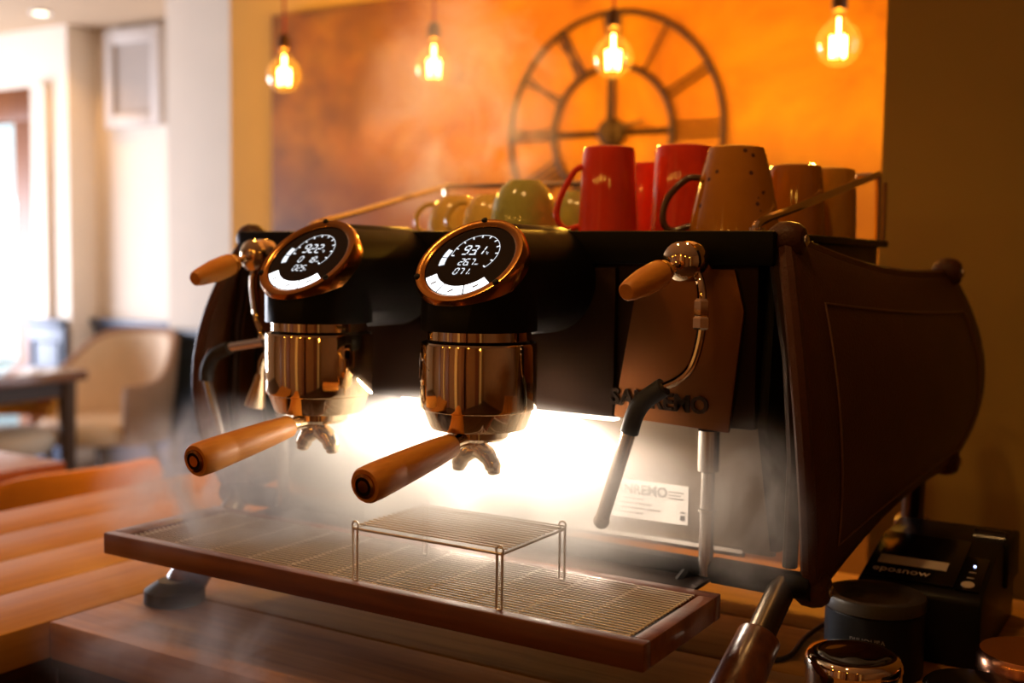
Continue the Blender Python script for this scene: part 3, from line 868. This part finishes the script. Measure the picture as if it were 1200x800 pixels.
MB().lathe([(0.0075, 0.0), (0.0095, 0.002), (0.0095, 0.012), (0.0075, 0.014), (0.0085, 0.016), (0.0085, 0.030), (0.006, 0.033)], (0.3375, 0.09, 0.402), (0, 0, 1), 6).build('hex_fitting', M['chrome'], wand)
MB().tube(smooth_path([(0.296, 0.09, 0.338), (0.272, 0.09, 0.320), (0.262, 0.09, 0.304), (0.256, 0.09, 0.284)], 5), 0.0105, 14).build('rubber_grip', M['rubber'], wand)
MB().tube([(0.2555, 0.09, 0.283), (0.2245, 0.09, 0.184)], 0.0080, 16).build('wand_rod', M['rod'], wand)
MB().sphere((0.2238, 0.09, 0.181), 0.0094, 14, 10).build('wand_tip', M['rod'], wand)

wand = MB().tube(smooth_path([(-0.318, 0.11, 0.468), (-0.322, 0.10, 0.44), (-0.315, 0.10, 0.39), (-0.305, 0.10, 0.362), (-0.330, 0.10, 0.351), (-0.372, 0.10, 0.344), (-0.396, 0.10, 0.332), (-0.410, 0.10, 0.312), (-0.412, 0.10, 0.296), (-0.378, 0.10, 0.206)], 5), 0.0050, 12).build('steam_wand', M['chrome'], em)
MB().tube([(-0.300, 0.10, 0.3565), (-0.370, 0.10, 0.3445)], 0.0066, 12).build('wand_rod', M['steel'], wand)
MB().tube(smooth_path([(-0.366, 0.10, 0.345), (-0.396, 0.10, 0.333), (-0.410, 0.10, 0.313), (-0.412, 0.10, 0.296)], 5), 0.0098, 14).build('rubber_grip', M['rubber'], wand)
MB().tube([(-0.412, 0.10, 0.298), (-0.376, 0.10, 0.200)], 0.0066, 12).build('wand_rod', M['steel'], wand)
MB().sphere((-0.3705, 0.10, 0.186), 0.0078, 14, 10).build('wand_tip', M['steel'], wand)
hw = MB().tube(smooth_path([(-0.285, 0.150, 0.352), (-0.290, 0.115, 0.350), (-0.302, 0.10, 0.334), (-0.308, 0.10, 0.310)], 5), 0.0055, 10).build('hot_water_spout', M['chrome'], em)
MB().lathe([(0.0065, 0.0), (0.0085, -0.010), (0.0140, -0.040), (0.0150, -0.046), (0.012, -0.046)], (-0.308, 0.10, 0.312), (0.25, 0, 1), 20).build('spout_cone', M['chrome'], hw)


# ------------------------------------------------------------------ portafilters (lift out of the groups)
def portafilter(cx, label):
    t = thing('portafilter', label, 'portafilter', (cx, 0, 0.2385), group='portafilters locked into the groups')
    z = -0.2385
    MB().lathe([(0.034, 0.2870+z), (0.034, 0.279+z), (0.030, 0.2755+z), (0.012, 0.2745+z)], seg=36).build('basket_holder', M['chrome'], t)
    MB().lathe([(0.011, 0.276+z), (0.011, 0.262+z), (0.008, 0.260+z)], seg=20).build('spout_stem', M['chrome'], t)
    # double spout: two horns curving outwards and down
    sp = MB()
    for s in (-1, 1):
        sp.tube(smooth_path([(0, 0, 0.2635+z), (s*0.008, -0.002, 0.2625+z), (s*0.017, -0.003, 0.256+z), (s*0.0225, -0.003, 0.246+z), (s*0.0235, -0.003, 0.2385+z)], 4), [0.0105]*4+[0.0108]*4+[0.0095]*5+[0.0075]*3+[0.005], 14)
    sp.build('double_spout', M['chrome'], t, smooth=60)
    a = Vector((0, -0.022, 0.2795+z)); b = Vector((0, -0.197, 0.2555+z)); d = b-a
    MB().tube([a, a+d*0.12, a+d*0.20], [0.010, 0.0085, 0.011], 16).build('handle_neck', M['chrome'], t)
    MB().tube([a+d*k for k in (0.17, 0.18, 0.35, 0.55, 0.72, 0.735, 0.75, 0.90, 0.985, 1.0)], [0.0115, 0.0128, 0.0150, 0.0165, 0.0176, 0.0172, 0.0178, 0.0186, 0.0182, 0.0165], 32).build('handle', M['handle'], t, smooth=40)
    cap = MB().lathe([(0.0125, -0.002), (0.0125, 0.002), (0.0095, 0.0028), (0.0092, 0.0005), (0.0065, 0.0005), (0.0060, 0.0028), (0.002, 0.003)], b, d, 24).build('end_cap', M['bezel'], t, smooth=25)
    MB().lathe([(0.0094, 0.0004), (0.0094, 0.0009), (0.006, 0.0009)], b, d, 20).build('cap_recess', M['black'], t)
    return t


portafilter(-0.115, 'wooden-handled portafilter in the left group, its handle nearest the chairs')
portafilter(0.115, 'wooden-handled portafilter in the right group, over the wire cup stand')

# ------------------------------------------------------------------ drip tray
tr = thing('drip_tray', 'long dark wooden drip tray with a steel wire grate under the groups', 'drip tray', (0, -0.016, 0.098))
TX, TY0, TY1, TZ0, TZ1 = 0.372, -0.096, 0.096, 0.0, 0.027
for nm, lo, hi, al in (('frame_board', (-TX, TY0, TZ0), (TX, TY0+0.016, TZ1), 0), ('frame_board', (-TX, TY1-0.018, TZ0), (TX, TY1, TZ1), 0), ('frame_board', (-TX, TY0+0.0165, TZ0), (-TX+0.030, TY1-0.0185, TZ1), 1), ('frame_board', (TX-0.018, TY0+0.0165, TZ0), (TX, TY1-0.0185, TZ1), 1)):
    MB().box(lo, hi).build(nm, M['tray_wood'], tr, bevel=0.002)
MB().box((-TX+0.028, TY0+0.014, 0.003), (TX-0.016, TY1-0.016, 0.009)).build('tray_floor', M['tray_base'], tr)
gx0, gx1, gy0, gy1 = -0.334, 0.350, TY0+0.0185, TY1-0.0205
me = MB().tube([(gx0, 0, 0), (gx1, 0, 0)], 0.0009, 8).mesh('grate_wire')
NW = 22
for k in range(NW):
    put('grate_wire', me, M['wire'], tr, (0, gy0+(gy1-gy0)*k/(NW-1), 0.0258))
me = MB().tube([(0, gy0-0.002, 0), (0, gy1+0.002, 0)], 0.0012, 6).mesh('cross_wire')
for k in range(12):
    put('cross_wire', me, M['wire'], tr, (gx0+0.004+(gx1-gx0-0.008)*k/11, 0, 0.0240))
for s in (-1, 1):
    MB().box((s*0.30-0.02, 0.05, -0.022), (s*0.30+0.02, 0.085, 0.0)).build('tray_bracket', M['black'], tr, bevel=0.002)
    MB().tube([(s*0.30, 0.075, -0.012), (s*0.30, 0.175, 0.020)], 0.007, 8).build('tray_arm', M['black'], tr)

# ------------------------------------------------------------------ wire cup stand on the grate
rs = thing('wire_cup_stand', 'small raised wire rack standing on the drip tray grate', 'wire rack', (0.116, -0.036, 0.1252))
hx, hy, hz = 0.095, 0.064, 0.060
me = MB().tube([(-hx, 0, 0), (hx, 0, 0)], 0.0009, 8).mesh('rack_wire')
for k in range(15):
    put('rack_wire', me, M['wire'], rs, (0, -hy+0.010+(2*hy-0.010)*k/14, hz))
MB().tube([(-hx, -hy, hz-0.003), (hx, -hy, hz-0.003), (hx, hy, hz-0.003), (-hx, hy, hz-0.003)], 0.0016, 6, True).build('rack_frame', M['wire'], rs)
for sx in (-1, 1):
    for sy in (-1, 1):
        x, y = sx*hx, sy*hy
        MB().tube([(x-sx*0.0062, y, hz-0.002), (x-sx*0.0062, y, 0.0012), (x-sx*0.0035, y, 0.0002), (x, y, 0.0012), (x, y, hz-0.002)], 0.0014, 6).build('rack_leg', M['wire'], rs)
        MB().tube([(x-sx*0.003+0.0042*math.cos(2*PI*k/12), y, hz+0.001+0.0042*math.sin(2*PI*k/12)) for k in range(12)], 0.0012, 5, True).build('corner_loop', M['wire'], rs)

# ================================================================== CUPS ON THE DECK
DECK = 0.5072


def glaze(name, col, rough=0.12, speck=None, amount=0.0):
    m, nt, b = new_mat(name)
    tc = nt.nodes.new('ShaderNodeTexCoord')
    n = nt.nodes.new('ShaderNodeTexNoise'); n.inputs['Scale'].default_value = 28; n.inputs['Detail'].default_value = 4
    nt.links.new(tc.outputs['Object'], n.inputs['Vector'])
    mx = nt.nodes.new('ShaderNodeMix'); mx.data_type = 'RGBA'
    mx.inputs['A'].default_value = (*[c*0.85 for c in col], 1); mx.inputs['B'].default_value = (*[min(1, c*1.15) for c in col], 1)
    nt.links.new(n.outputs['Fac'], mx.inputs['Factor'])
    out = mx.outputs['Result']
    if speck:
        vo = nt.nodes.new('ShaderNodeTexVoronoi'); vo.inputs['Scale'].default_value = 95
        nt.links.new(tc.outputs['Object'], vo.inputs['Vector'])
        sp = nt.nodes.new('ShaderNodeSeparateColor'); nt.links.new(vo.outputs['Color'], sp.inputs[0])
        pk = nt.nodes.new('ShaderNodeMath'); pk.operation = 'LESS_THAN'; pk.inputs[1].default_value = amount
        nt.links.new(sp.outputs[0], pk.inputs[0])
        dd = nt.nodes.new('ShaderNodeMath'); dd.operation = 'LESS_THAN'; dd.inputs[1].default_value = 0.28
        nt.links.new(vo.outputs['Distance'], dd.inputs[0])
        an = nt.nodes.new('ShaderNodeMath'); an.operation = 'MULTIPLY'
        nt.links.new(pk.outputs[0], an.inputs[0]); nt.links.new(dd.outputs[0], an.inputs[1])
        m2 = nt.nodes.new('ShaderNodeMix'); m2.data_type = 'RGBA'; m2.inputs['B'].default_value = (*speck, 1)
        nt.links.new(an.outputs[0], m2.inputs['Factor']); nt.links.new(out, m2.inputs['A'])
        out = m2.outputs['Result']
    nt.links.new(out, b.inputs['Base Color'])
    b.inputs['Roughness'].default_value = rough
    b.inputs['Coat Weight'].default_value = 0.4
    b.inputs['Coat Roughness'].default_value = 0.05
    return m


M['red'] = glaze('red_glaze', (0.80, 0.050, 0.014), 0.06)
M['brown_speck'] = glaze('brown_speckled_glaze', (0.44, 0.165, 0.007), 0.09, (0.10, 0.035, 0.01), 0.2)
M['brown'] = glaze('brown_glaze', (0.40, 0.14, 0.006), 0.09)
M['tan'] = glaze('tan_glaze', (0.54, 0.24, 0.012), 0.1)
M['green'] = glaze('sage_green_glaze', (0.42, 0.42, 0.11), 0.1)
M['cream'] = glaze('cream_glaze', (0.90, 0.60, 0.14), 0.14)
M['dark_glaze'] = glaze('dark_brown_glaze', (0.09, 0.035, 0.018), 0.18)


def upturned_cup(x, y, prof, label, material, handle=None, hmat=None, category='mug', name='mug', group='cups on the machine top', thick=0.004):
    """prof: outer (radius, height) from the rim on the deck up to the foot; a closed cup standing upside down"""
    t = thing(name, label, category, (x, y, DECK), group=group)
    inner = [(max(r-thick, 0.001), min(h, prof[-1][1]-thick*1.5)) for r, h in prof]
    full = [(0.001, prof[-1][1]-0.003), (prof[-1][0]*0.72, prof[-1][1]-0.003), (prof[-1][0]*0.80, prof[-1][1])]+list(reversed(prof))+inner+[(0.001, inner[-1][1])]
    mb = MB()
    seg = 40
    rings = [[(max(r, 1e-4)*math.cos(2*PI*k/seg), max(r, 1e-4)*math.sin(2*PI*k/seg), h) for k in range(seg)] for r, h in full]
    mb.ring_loft(rings, False)
    mb.build('cup_body', material, t, smooth=40)
    if handle:
        az, pts, rad = handle
        ca, sa = math.cos(R(az)), math.sin(R(az))
        MB().tube(smooth_path([(d*ca, d*sa, h) for d, h in pts], 5), rad, 10).build('handle', hmat or material, t, smooth=60)
    return t


mugp = lambda r0, r1, h: [(r0, 0.0), (r0*0.995, 0.004), (r0+(r1-r0)*0.5, h*0.5), (r1, h*0.93), (r1*0.96, h*0.985), (r1*0.88, h)]
LEFT = 180+31   # azimuth that points to the left of the picture
hd1 = lambda r0, r1, h: [(r1-0.002, h*0.80), (r1+0.012, h*0.72), (r1+0.030, h*0.42), (r1+0.034, h*0.20), (r1+0.022, h*0.07), (r0-0.002, h*0.10)]
upturned_cup(0.088, 0.360, mugp(0.0415, 0.0360, 0.120), 'red upturned mug with its handle pointing left, nearest the green cups', M['red'], (LEFT, hd1(0.0415, 0.0360, 0.118), 0.0044))
upturned_cup(0.082, 0.510, mugp(0.036, 0.032, 0.110), 'red upturned mug standing behind and between the two other red mugs', M['red'], (LEFT+10, [(0.029, 0.075), (0.042, 0.060), (0.052, 0.03), (0.045, 0.01), (0.032, 0.012)], 0.004))
upturned_cup(0.168, 0.430, mugp(0.044, 0.0400, 0.125), 'red upturned mug next to the speckled brown mug', M['red'], (35, [(0.038, 0.09), (0.055, 0.07), (0.060, 0.04), (0.04, 0.02)], 0.004))
upturned_cup(0.268, 0.365, [(0.059, 0.0), (0.0585, 0.005), (0.055, 0.03), (0.046, 0.074), (0.038, 0.104), (0.035, 0.112), (0.030, 0.114)], 'brown speckled upturned mug with a dark loop handle', M['brown_speck'], (LEFT-4, [(0.045, 0.074), (0.063, 0.072), (0.086, 0.048), (0.092, 0.021), (0.082, 0.006), (0.056, 0.012)], 0.0045), M['dark_glaze'])
upturned_cup(0.306, 0.490, [(0.042, 0.0), (0.041, 0.02), (0.039, 0.06), (0.036, 0.090), (0.034, 0.097), (0.030, 0.099)], 'plain brown upturned cup between the speckled mug and the tan cup', M['brown'])
upturned_cup(0.330, 0.580, [(0.036, 0.0), (0.036, 0.02), (0.035, 0.06), (0.033, 0.092), (0.031, 0.098), (0.027, 0.100)], 'tan upturned cup at the right end of the machine top by the rail', M['tan'])
bowl = lambda r, h: [(r, 0.0), (r*1.0, 0.005), (r*0.98, h*0.35), (r*0.88, h*0.65), (r*0.68, h*0.88), (r*0.50, h*0.97), (r*0.46, h)]
upturned_cup(-0.061, 0.385, bowl(0.050, 0.080), 'large sage green upturned cup, in front of the small green one', M['green'], None, None, 'cup', 'coffee_cup')
upturned_cup(-0.035, 0.500, bowl(0.042, 0.070), 'small sage green upturned cup behind the red mug handle', M['green'], None, None, 'cup', 'coffee_cup')
chd = [(0.036, 0.052), (0.050, 0.050), (0.064, 0.035), (0.064, 0.015), (0.050, 0.006), (0.043, 0.012)]
upturned_cup(-0.245, 0.480, bowl(0.046, 0.066), 'cream upturned cup leftmost on the machine top, with a handle', M['cream'], (LEFT, chd, 0.0042), None, 'cup', 'coffee_cup')
upturned_cup(-0.155, 0.440, bowl(0.043, 0.064), 'cream upturned cup next to the large green cup', M['cream'], (LEFT, chd, 0.0042), None, 'cup', 'coffee_cup')

# ================================================================== BOTTOM RIGHT: PRINTER, CANISTER, TINS
M['printer'] = mat('black_printer_plastic', (0.007, 0.006, 0.006), 0.42, noise=0.15, nscale=80, spec=0.2)
M['printer_gloss'] = mat('glossy_black_plastic', (0.007, 0.006, 0.006), 0.16, noise=0.1, nscale=30, spec=0.3)
M['paper'] = mat('white_paper_strip', (0.74, 0.66, 0.60), 0.6, noise=0.03, nscale=20)
pr = thing('receipt_printer', 'black receipt printer with a white strip and logo on its lid, behind the canister', 'printer', (0.515, 0.480, 0.0))
PX, PD = 0.073, 0.130
prof = [(-PD, 0.0), (-PD, 0.080), (-PD+0.010, 0.088), (-0.01, 0.116), (PD-0.03, 0.122), (PD, 0.112), (PD, 0.0)]
MB().prism([(-PX, y, z) for y, z in prof], (2*PX, 0, 0)).build('case', M['printer'], pr, bevel=0.004)
# sloping lid
sl = Vector((0, PD-0.02, 0.028)).normalized()
o0 = Vector((0, -PD+0.010, 0.0885))
nn = Vector((1, 0, 0)).cross(sl)
lid = MB().box((-PX+0.004, 0.004, 0.0), (PX-0.034, 0.125, 0.004), frame_mtx(o0, (1, 0, 0), sl)).build('lid', M['printer_gloss'], pr, bevel=0.0015)
MB().box((-0.058, 0.037, 0.0042), (0.024, 0.058, 0.0048), frame_mtx(o0, (1, 0, 0), sl)).build('paper_strip', M['paper'], lid)
text_on('logo_lettering', 'eposnow', 0.0185, o0+sl*0.0225+nn*0.0044+Vector((-0.026, 0, 0)), (1, 0, 0), sl, M['paper'], lid, 0.0001, bold=0.0002)
cs = MB().box((PX-0.0325, 0.002, 0.0), (PX-0.006, 0.085, 0.0035), frame_mtx(o0, (1, 0, 0), sl)).build('control_strip', M['printer_gloss'], pr, bevel=0.001)
bt = o0+sl*0.013+nn*0.0036+Vector((PX-0.020, 0, 0))
MB().lathe([(0.0075, 0), (0.0075, 0.0012), (0.005, 0.0016)], bt, nn, 20).build('feed_button', M['paper'], cs)
MB().lathe([(0.0016, 0), (0.0012, 0.001)], o0+sl*0.060+nn*0.0036+Vector((PX-0.020, 0, 0)), nn, 10).build('status_light', emission('blue_status_light', (0.45, 0.55, 1.0), 7), cs)
MB().box((PX-0.024, 0.030, 0.0036), (PX-0.016, 0.0312, 0.0040), frame_mtx(o0, (1, 0, 0), sl)).box((PX-0.024, 0.044, 0.0036), (PX-0.016, 0.0452, 0.0040), frame_mtx(o0, (1, 0, 0), sl)).build('control_print', M['paper'], cs)
MB().tube([(PX-0.04, 0.055, 0.112), (PX-0.002, 0.055, 0.112)], 0.017, 20).build('paper_roller', M['printer_gloss'], pr)
MB().box((PX-0.004, 0.03, 0.06), (PX+0.006, PD-0.01, 0.119)).build('side_cover', M['printer'], pr, bevel=0.003)

cn = thing('black_canister', 'round black plastic canister with a dished lid in front of the printer', 'canister', (0.480, 0.293, 0.0))
M['canister'] = mat('matt_black_plastic', (0.006, 0.005, 0.004), 0.5, noise=0.15, nscale=60, spec=0.2)
M['canister_lid'] = mat('charcoal_rubber_lid', (0.045, 0.034, 0.022), 0.42, noise=0.15, nscale=50, spec=0.25)
MB().lathe([(0.054, 0.0), (0.056, 0.003), (0.056, 0.074), (0.054, 0.076)], seg=48).build('body', M['canister'], cn)
MB().lathe([(0.054, 0.0745), (0.0570, 0.0765), (0.0575, 0.088), (0.0560, 0.0905), (0.045, 0.0905), (0.039, 0.0870), (0.036, 0.0845), (0.010, 0.084)], seg=48).build('lid', M['canister_lid'], cn, smooth=50)
me = text_mesh('VariGrind', 0.0100, 0.0, 'CENTER', 0, 0.0001)
faceang = R(-84)
for v in me.vertices:   # wrap the upside-down lettering round the drum
    a = faceang-(v.co.x)/0.056*-1*-1
    z = 0.049-v.co.y
    v.co = Vector((0.0563*math.cos(a), 0.0563*math.sin(a), z))
put('lettering', me, mat('faded_print', (0.20, 0.17, 0.14), 0.6, noise=0.1), cn)

tn = thing('chrome_tin', 'polished chrome tin with a dished lid at the bottom edge', 'tin', (0.494, 0.150, 0.0))
MB().lathe([(0.048, 0.0), (0.0495, 0.003), (0.0495, 0.052), (0.047, 0.054)], seg=48).build('body', M['chrome'], tn)
MB().lathe([(0.0505, 0.050), (0.0505, 0.058), (0.047, 0.0635), (0.040, 0.0645), (0.032, 0.0615), (0.024, 0.057), (0.010, 0.056)], seg=48).build('lid', M['chrome'], tn, smooth=50)
cp = thing('copper_tin', 'copper-lidded tin at the right edge behind the black jar', 'tin', (0.655, 0.235, 0.0))
M['copper'] = mat('copper', (0.62, 0.26, 0.12), 0.22, 1.0, rvar=0.06, nscale=30)
MB().lathe([(0.050, 0.0), (0.052, 0.003), (0.052, 0.060), (0.05, 0.062)], seg=40).build('body', M['black'], cp)
MB().lathe([(0.054, 0.052), (0.054, 0.066), (0.050, 0.0715), (0.01, 0.072)], seg=40).build('lid', M['copper'], cp, smooth=40)
bj = thing('black_jar', 'black jar with a chrome rim at the bottom right corner', 'jar', (0.612, 0.150, 0.0))
MB().lathe([(0.046, 0.0), (0.048, 0.003), (0.048, 0.040), (0.046, 0.043)], seg=40).build('body', M['printer_gloss'], bj)
MB().lathe([(0.049, 0.0395), (0.0497, 0.0415), (0.049, 0.0435)], seg=40).build('rim', M['chrome'], bj)
MB().lathe([(0.0475, 0.0432), (0.047, 0.052), (0.043, 0.056), (0.01, 0.057)], seg=40).build('lid', M['printer_gloss'], bj, smooth=40)
cb = MB().tube(smooth_path([(0.30, 0.40, 0.004), (0.345, 0.30, 0.004), (0.372, 0.245, 0.0045), (0.388, 0.270, 0.004), (0.384, 0.35, 0.004), (0.395, 0.43, 0.006), (0.43, 0.50, 0.012), (0.444, 0.52, 0.02)], 6), 0.0032, 8).build('power_cable', M['rubber'])
tag(cb, 'black cable looping over the counter beside the canister', 'cable')

# ================================================================== CHAIRS AND TABLES
M['cream_fabric'] = mat('cream_fabric', (0.80, 0.62, 0.45), 0.85, noise=0.08, nscale=20, bump=0.3, bscale=300)
M['tan_fabric'] = mat('tan_fabric', (0.36, 0.20, 0.12), 0.85, noise=0.1, nscale=20, bump=0.3, bscale=300)
M['orange_fabric'] = mat('orange_fabric', (0.74, 0.28, 0.02), 0.8, noise=0.1, nscale=15, bump=0.3, bscale=300)
M['pale_seat'] = mat('pale_seat_fabric', (0.62, 0.54, 0.46), 0.85, noise=0.05, nscale=20)
M['dark_leg'] = mat('dark_wood_leg', (0.06, 0.03, 0.018), 0.5, noise=0.2, nscale=30)
M['table_top'] = wood('table_wood', (0.14, 0.06, 0.035), (0.24, 0.11, 0.07), (0.34, 0.17, 0.11), 0.14, 'X', 0.8, True, coat=1.0)
M['table_red'] = wood('red_table_wood', (0.12, 0.035, 0.02), (0.22, 0.07, 0.04), (0.32, 0.11, 0.065), 0.3, 'X', 0.8, True, coat=0.4)


def tub_chair(loc, rz, label, inner, outer, h_back=0.86, h_arm=0.62, seat_z=0.45, w=0.30, back_only=False, seat_mat=None):
    """local: faces -Y"""
    t = thing('tub_chair', label, 'chair', loc, rz)
    n = 36
    span = R(118) if not back_only else R(78)

    def shell(off, top_in, bot, name, m, th):
        a_r = []; 
        rings = []
        for k in range(n+1):
            a = -span+2*span*k/n          # 0 = rear (+Y)
            c = abs(a)/span
            hh = h_back-(h_back-h_arm)*(1/(1+math.exp(-(c-0.55)*12)))
            lean = 0.09
            def P(r, z): return Vector((r*math.sin(a)*1.0, r*math.cos(a)+(z-seat_z)*lean*max(0, math.cos(a)), z))
            rr = w+off
            zz = hh-top_in
            rings.append([P(rr-0.02, bot), P(rr+0.005, (bot+zz)/2), P(rr+0.015, zz-0.03), P(rr+0.015+th*0.3, zz-0.005), P(rr+0.015+th*0.7, zz-0.005), P(rr+0.015+th, zz-0.03), P(rr+0.005+th, (bot+zz)/2), P(rr-0.02+th, bot)])
        return MB().ring_loft(rings).build(name, m, t, smooth=60)
    shell(0.0, 0.0, seat_z-0.10 if not back_only else seat_z+0.05, 'back_shell', outer, 0.045)
    shell(-0.018, 0.03, seat_z-0.02 if not back_only else seat_z+0.08, 'back_pad', inner, 0.026)
    MB().lathe([(w-0.03, seat_z-0.10), (w-0.005, seat_z-0.06), (w-0.005, seat_z-0.02), (w-0.03, seat_z+0.005), (0.02, seat_z+0.012)], seg=36).build('seat', seat_mat or inner, t, smooth=50)
    for sx in (-1, 1):
        for sy in (-1, 1):
            MB().tube([(sx*0.17, sy*0.17, seat_z-0.09), (sx*0.23, sy*0.23, 0.0)], [0.020, 0.012], 10).build('leg', M['dark_leg'], t)
    return t


tub_chair((-4.12, 2.86, FLOOR), R(8), 'cream tub chair with high back against the slate blue panelling', M['cream_fabric'], M['tan_fabric'], h_back=0.92, h_arm=0.66, w=0.32)
tub_chair((-1.60, 0.66, FLOOR), R(-95), 'orange chair with a curved low back just behind the wooden counter', M['orange_fabric'], M['orange_fabric'], h_back=0.85, h_arm=0.68, w=0.23)
tub_chair((-4.15, 2.30, FLOOR), R(70), 'orange-backed chair with a pale seat under the far table', M['orange_fabric'], M['orange_fabric'], h_back=0.72, h_arm=0.60, w=0.25, back_only=True, seat_mat=M['pale_seat'])


def table(name_label, lo, hi, m, ztop=-0.10, th=0.05, inset=0.06):
    cx, cy = (lo[0]+hi[0])/2, (lo[1]+hi[1])/2
    t = thing('wooden_table', name_label, 'table', (cx, cy, FLOOR))
    hx, hy, zt = (hi[0]-lo[0])/2, (hi[1]-lo[1])/2, ztop-FLOOR
    MB().box((-hx, -hy, zt-th), (hx, hy, zt)).build('table_top', m, t, bevel=0.006)
    MB().box((-hx+inset, -hy+inset, zt-th-0.08), (hx-inset, hy-inset, zt-th)).build('apron', M['dark_leg'], t)
    for sx in (-1, 1):
        for sy in (-1, 1):
            x, y = sx*(hx-inset-0.01), sy*(hy-inset-0.01)
            MB().tube([(x, y, zt-th), (x, y, 0.0)], [0.045, 0.03], 8).build('leg', M['dark_leg'], t)
    return t


table('far wooden table with daylight on its top, beside the cream tub chair', (-4.95, 1.75), (-3.86, 2.58), M['table_top'])
table('reddish wooden table nearest the counter at the left edge', (-2.95, 0.35), (-1.86, 0.95), M['table_red'])


# ================================================================== STEAM
def steam(label, centre, radii, density, nscale=14.0, lo=0.42, hi=0.68, seed=0.0, tilt=0.0, soft=0.1, aniso=0.25, squash=(1, 1, 1)):
    bm = bmesh.new()
    bmesh.ops.create_icosphere(bm, subdivisions=3, radius=1.0)
    bmesh.ops.scale(bm, vec=radii, verts=bm.verts[:])
    me = bpy.data.meshes.new('steam'); bm.to_mesh(me); bm.free()
    m = bpy.data.materials.new('steam_volume'); m.use_nodes = True
    nt = m.node_tree; nt.nodes.clear()
    tc = nt.nodes.new('ShaderNodeTexCoord')
    mp = nt.nodes.new('ShaderNodeMapping'); mp.inputs['Scale'].default_value = tuple(1/r for r in radii)
    nt.links.new(tc.outputs['Object'], mp.inputs['Vector'])
    ln = nt.nodes.new('ShaderNodeVectorMath'); ln.operation = 'LENGTH'
    nt.links.new(mp.outputs[0], ln.inputs[0])
    fo = nt.nodes.new('ShaderNodeMapRange'); fo.interpolation_type = 'SMOOTHSTEP'
    fo.inputs['From Min'].default_value = 0.97; fo.inputs['From Max'].default_value = soft
    nt.links.new(ln.outputs['Value'], fo.inputs['Value'])
    mp2 = nt.nodes.new('ShaderNodeMapping'); mp2.inputs['Location'].default_value = (seed, seed*1.7, -seed)
    mp2.inputs['Scale'].default_value = squash
    nt.links.new(tc.outputs['Object'], mp2.inputs['Vector'])
    n = nt.nodes.new('ShaderNodeTexNoise'); n.inputs['Scale'].default_value = nscale; n.inputs['Detail'].default_value = 4
    n.inputs['Roughness'].default_value = 0.55; n.inputs['Distortion'].default_value = 0.8
    nt.links.new(mp2.outputs[0], n.inputs['Vector'])
    mr = nt.nodes.new('ShaderNodeMapRange'); mr.inputs['From Min'].default_value = lo; mr.inputs['From Max'].default_value = hi
    nt.links.new(n.outputs['Fac'], mr.inputs['Value'])
    mu = nt.nodes.new('ShaderNodeMath'); mu.operation = 'MULTIPLY'
    nt.links.new(fo.outputs[0], mu.inputs[0]); nt.links.new(mr.outputs[0], mu.inputs[1])
    mu2 = nt.nodes.new('ShaderNodeMath'); mu2.operation = 'MULTIPLY'; mu2.inputs[1].default_value = density
    nt.links.new(mu.outputs[0], mu2.inputs[0])
    vs = nt.nodes.new('ShaderNodeVolumeScatter'); vs.inputs['Color'].default_value = (0.97, 0.97, 0.98, 1)
    vs.inputs['Anisotropy'].default_value = aniso
    nt.links.new(mu2.outputs[0], vs.inputs['Density'])
    out = nt.nodes.new('ShaderNodeOutputMaterial'); nt.links.new(vs.outputs[0], out.inputs['Volume'])
    o = put('steam', me, m, None, centre, (0, tilt, 0))
    o['kind'] = 'stuff'
    tag(o, label, 'steam', 'steam around the machine')
    return o


steam('bright white steam under the groups in the light of the lamp strip', (0.04, 0.075, 0.205), (0.39, 0.19, 0.120), 26.0, 9, 0.28, 0.62, 1.0, soft=0.25)
steam('steam rising in front of the mural behind the left group', (-0.31, 0.60, 0.74), (0.24, 0.18, 0.29), 14, 7.5, 0.47, 0.68, 3.3, tilt=R(18))
steam('wisps of steam drifting over the left end of the drip tray', (-0.27, -0.01, 0.17), (0.20, 0.16, 0.14), 30.0, 11, 0.42, 0.66, 5.1)
steam('thin steam rolling off the front of the drip tray', (-0.12, -0.20, 0.045), (0.30, 0.11, 0.10), 8.0, 12, 0.44, 0.68, 8.4)
steam('thin brown-lit steam beside the right side panel', (0.395, 0.10, 0.215), (0.075, 0.10, 0.12), 20.0, 13, 0.36, 0.66, 9.7)
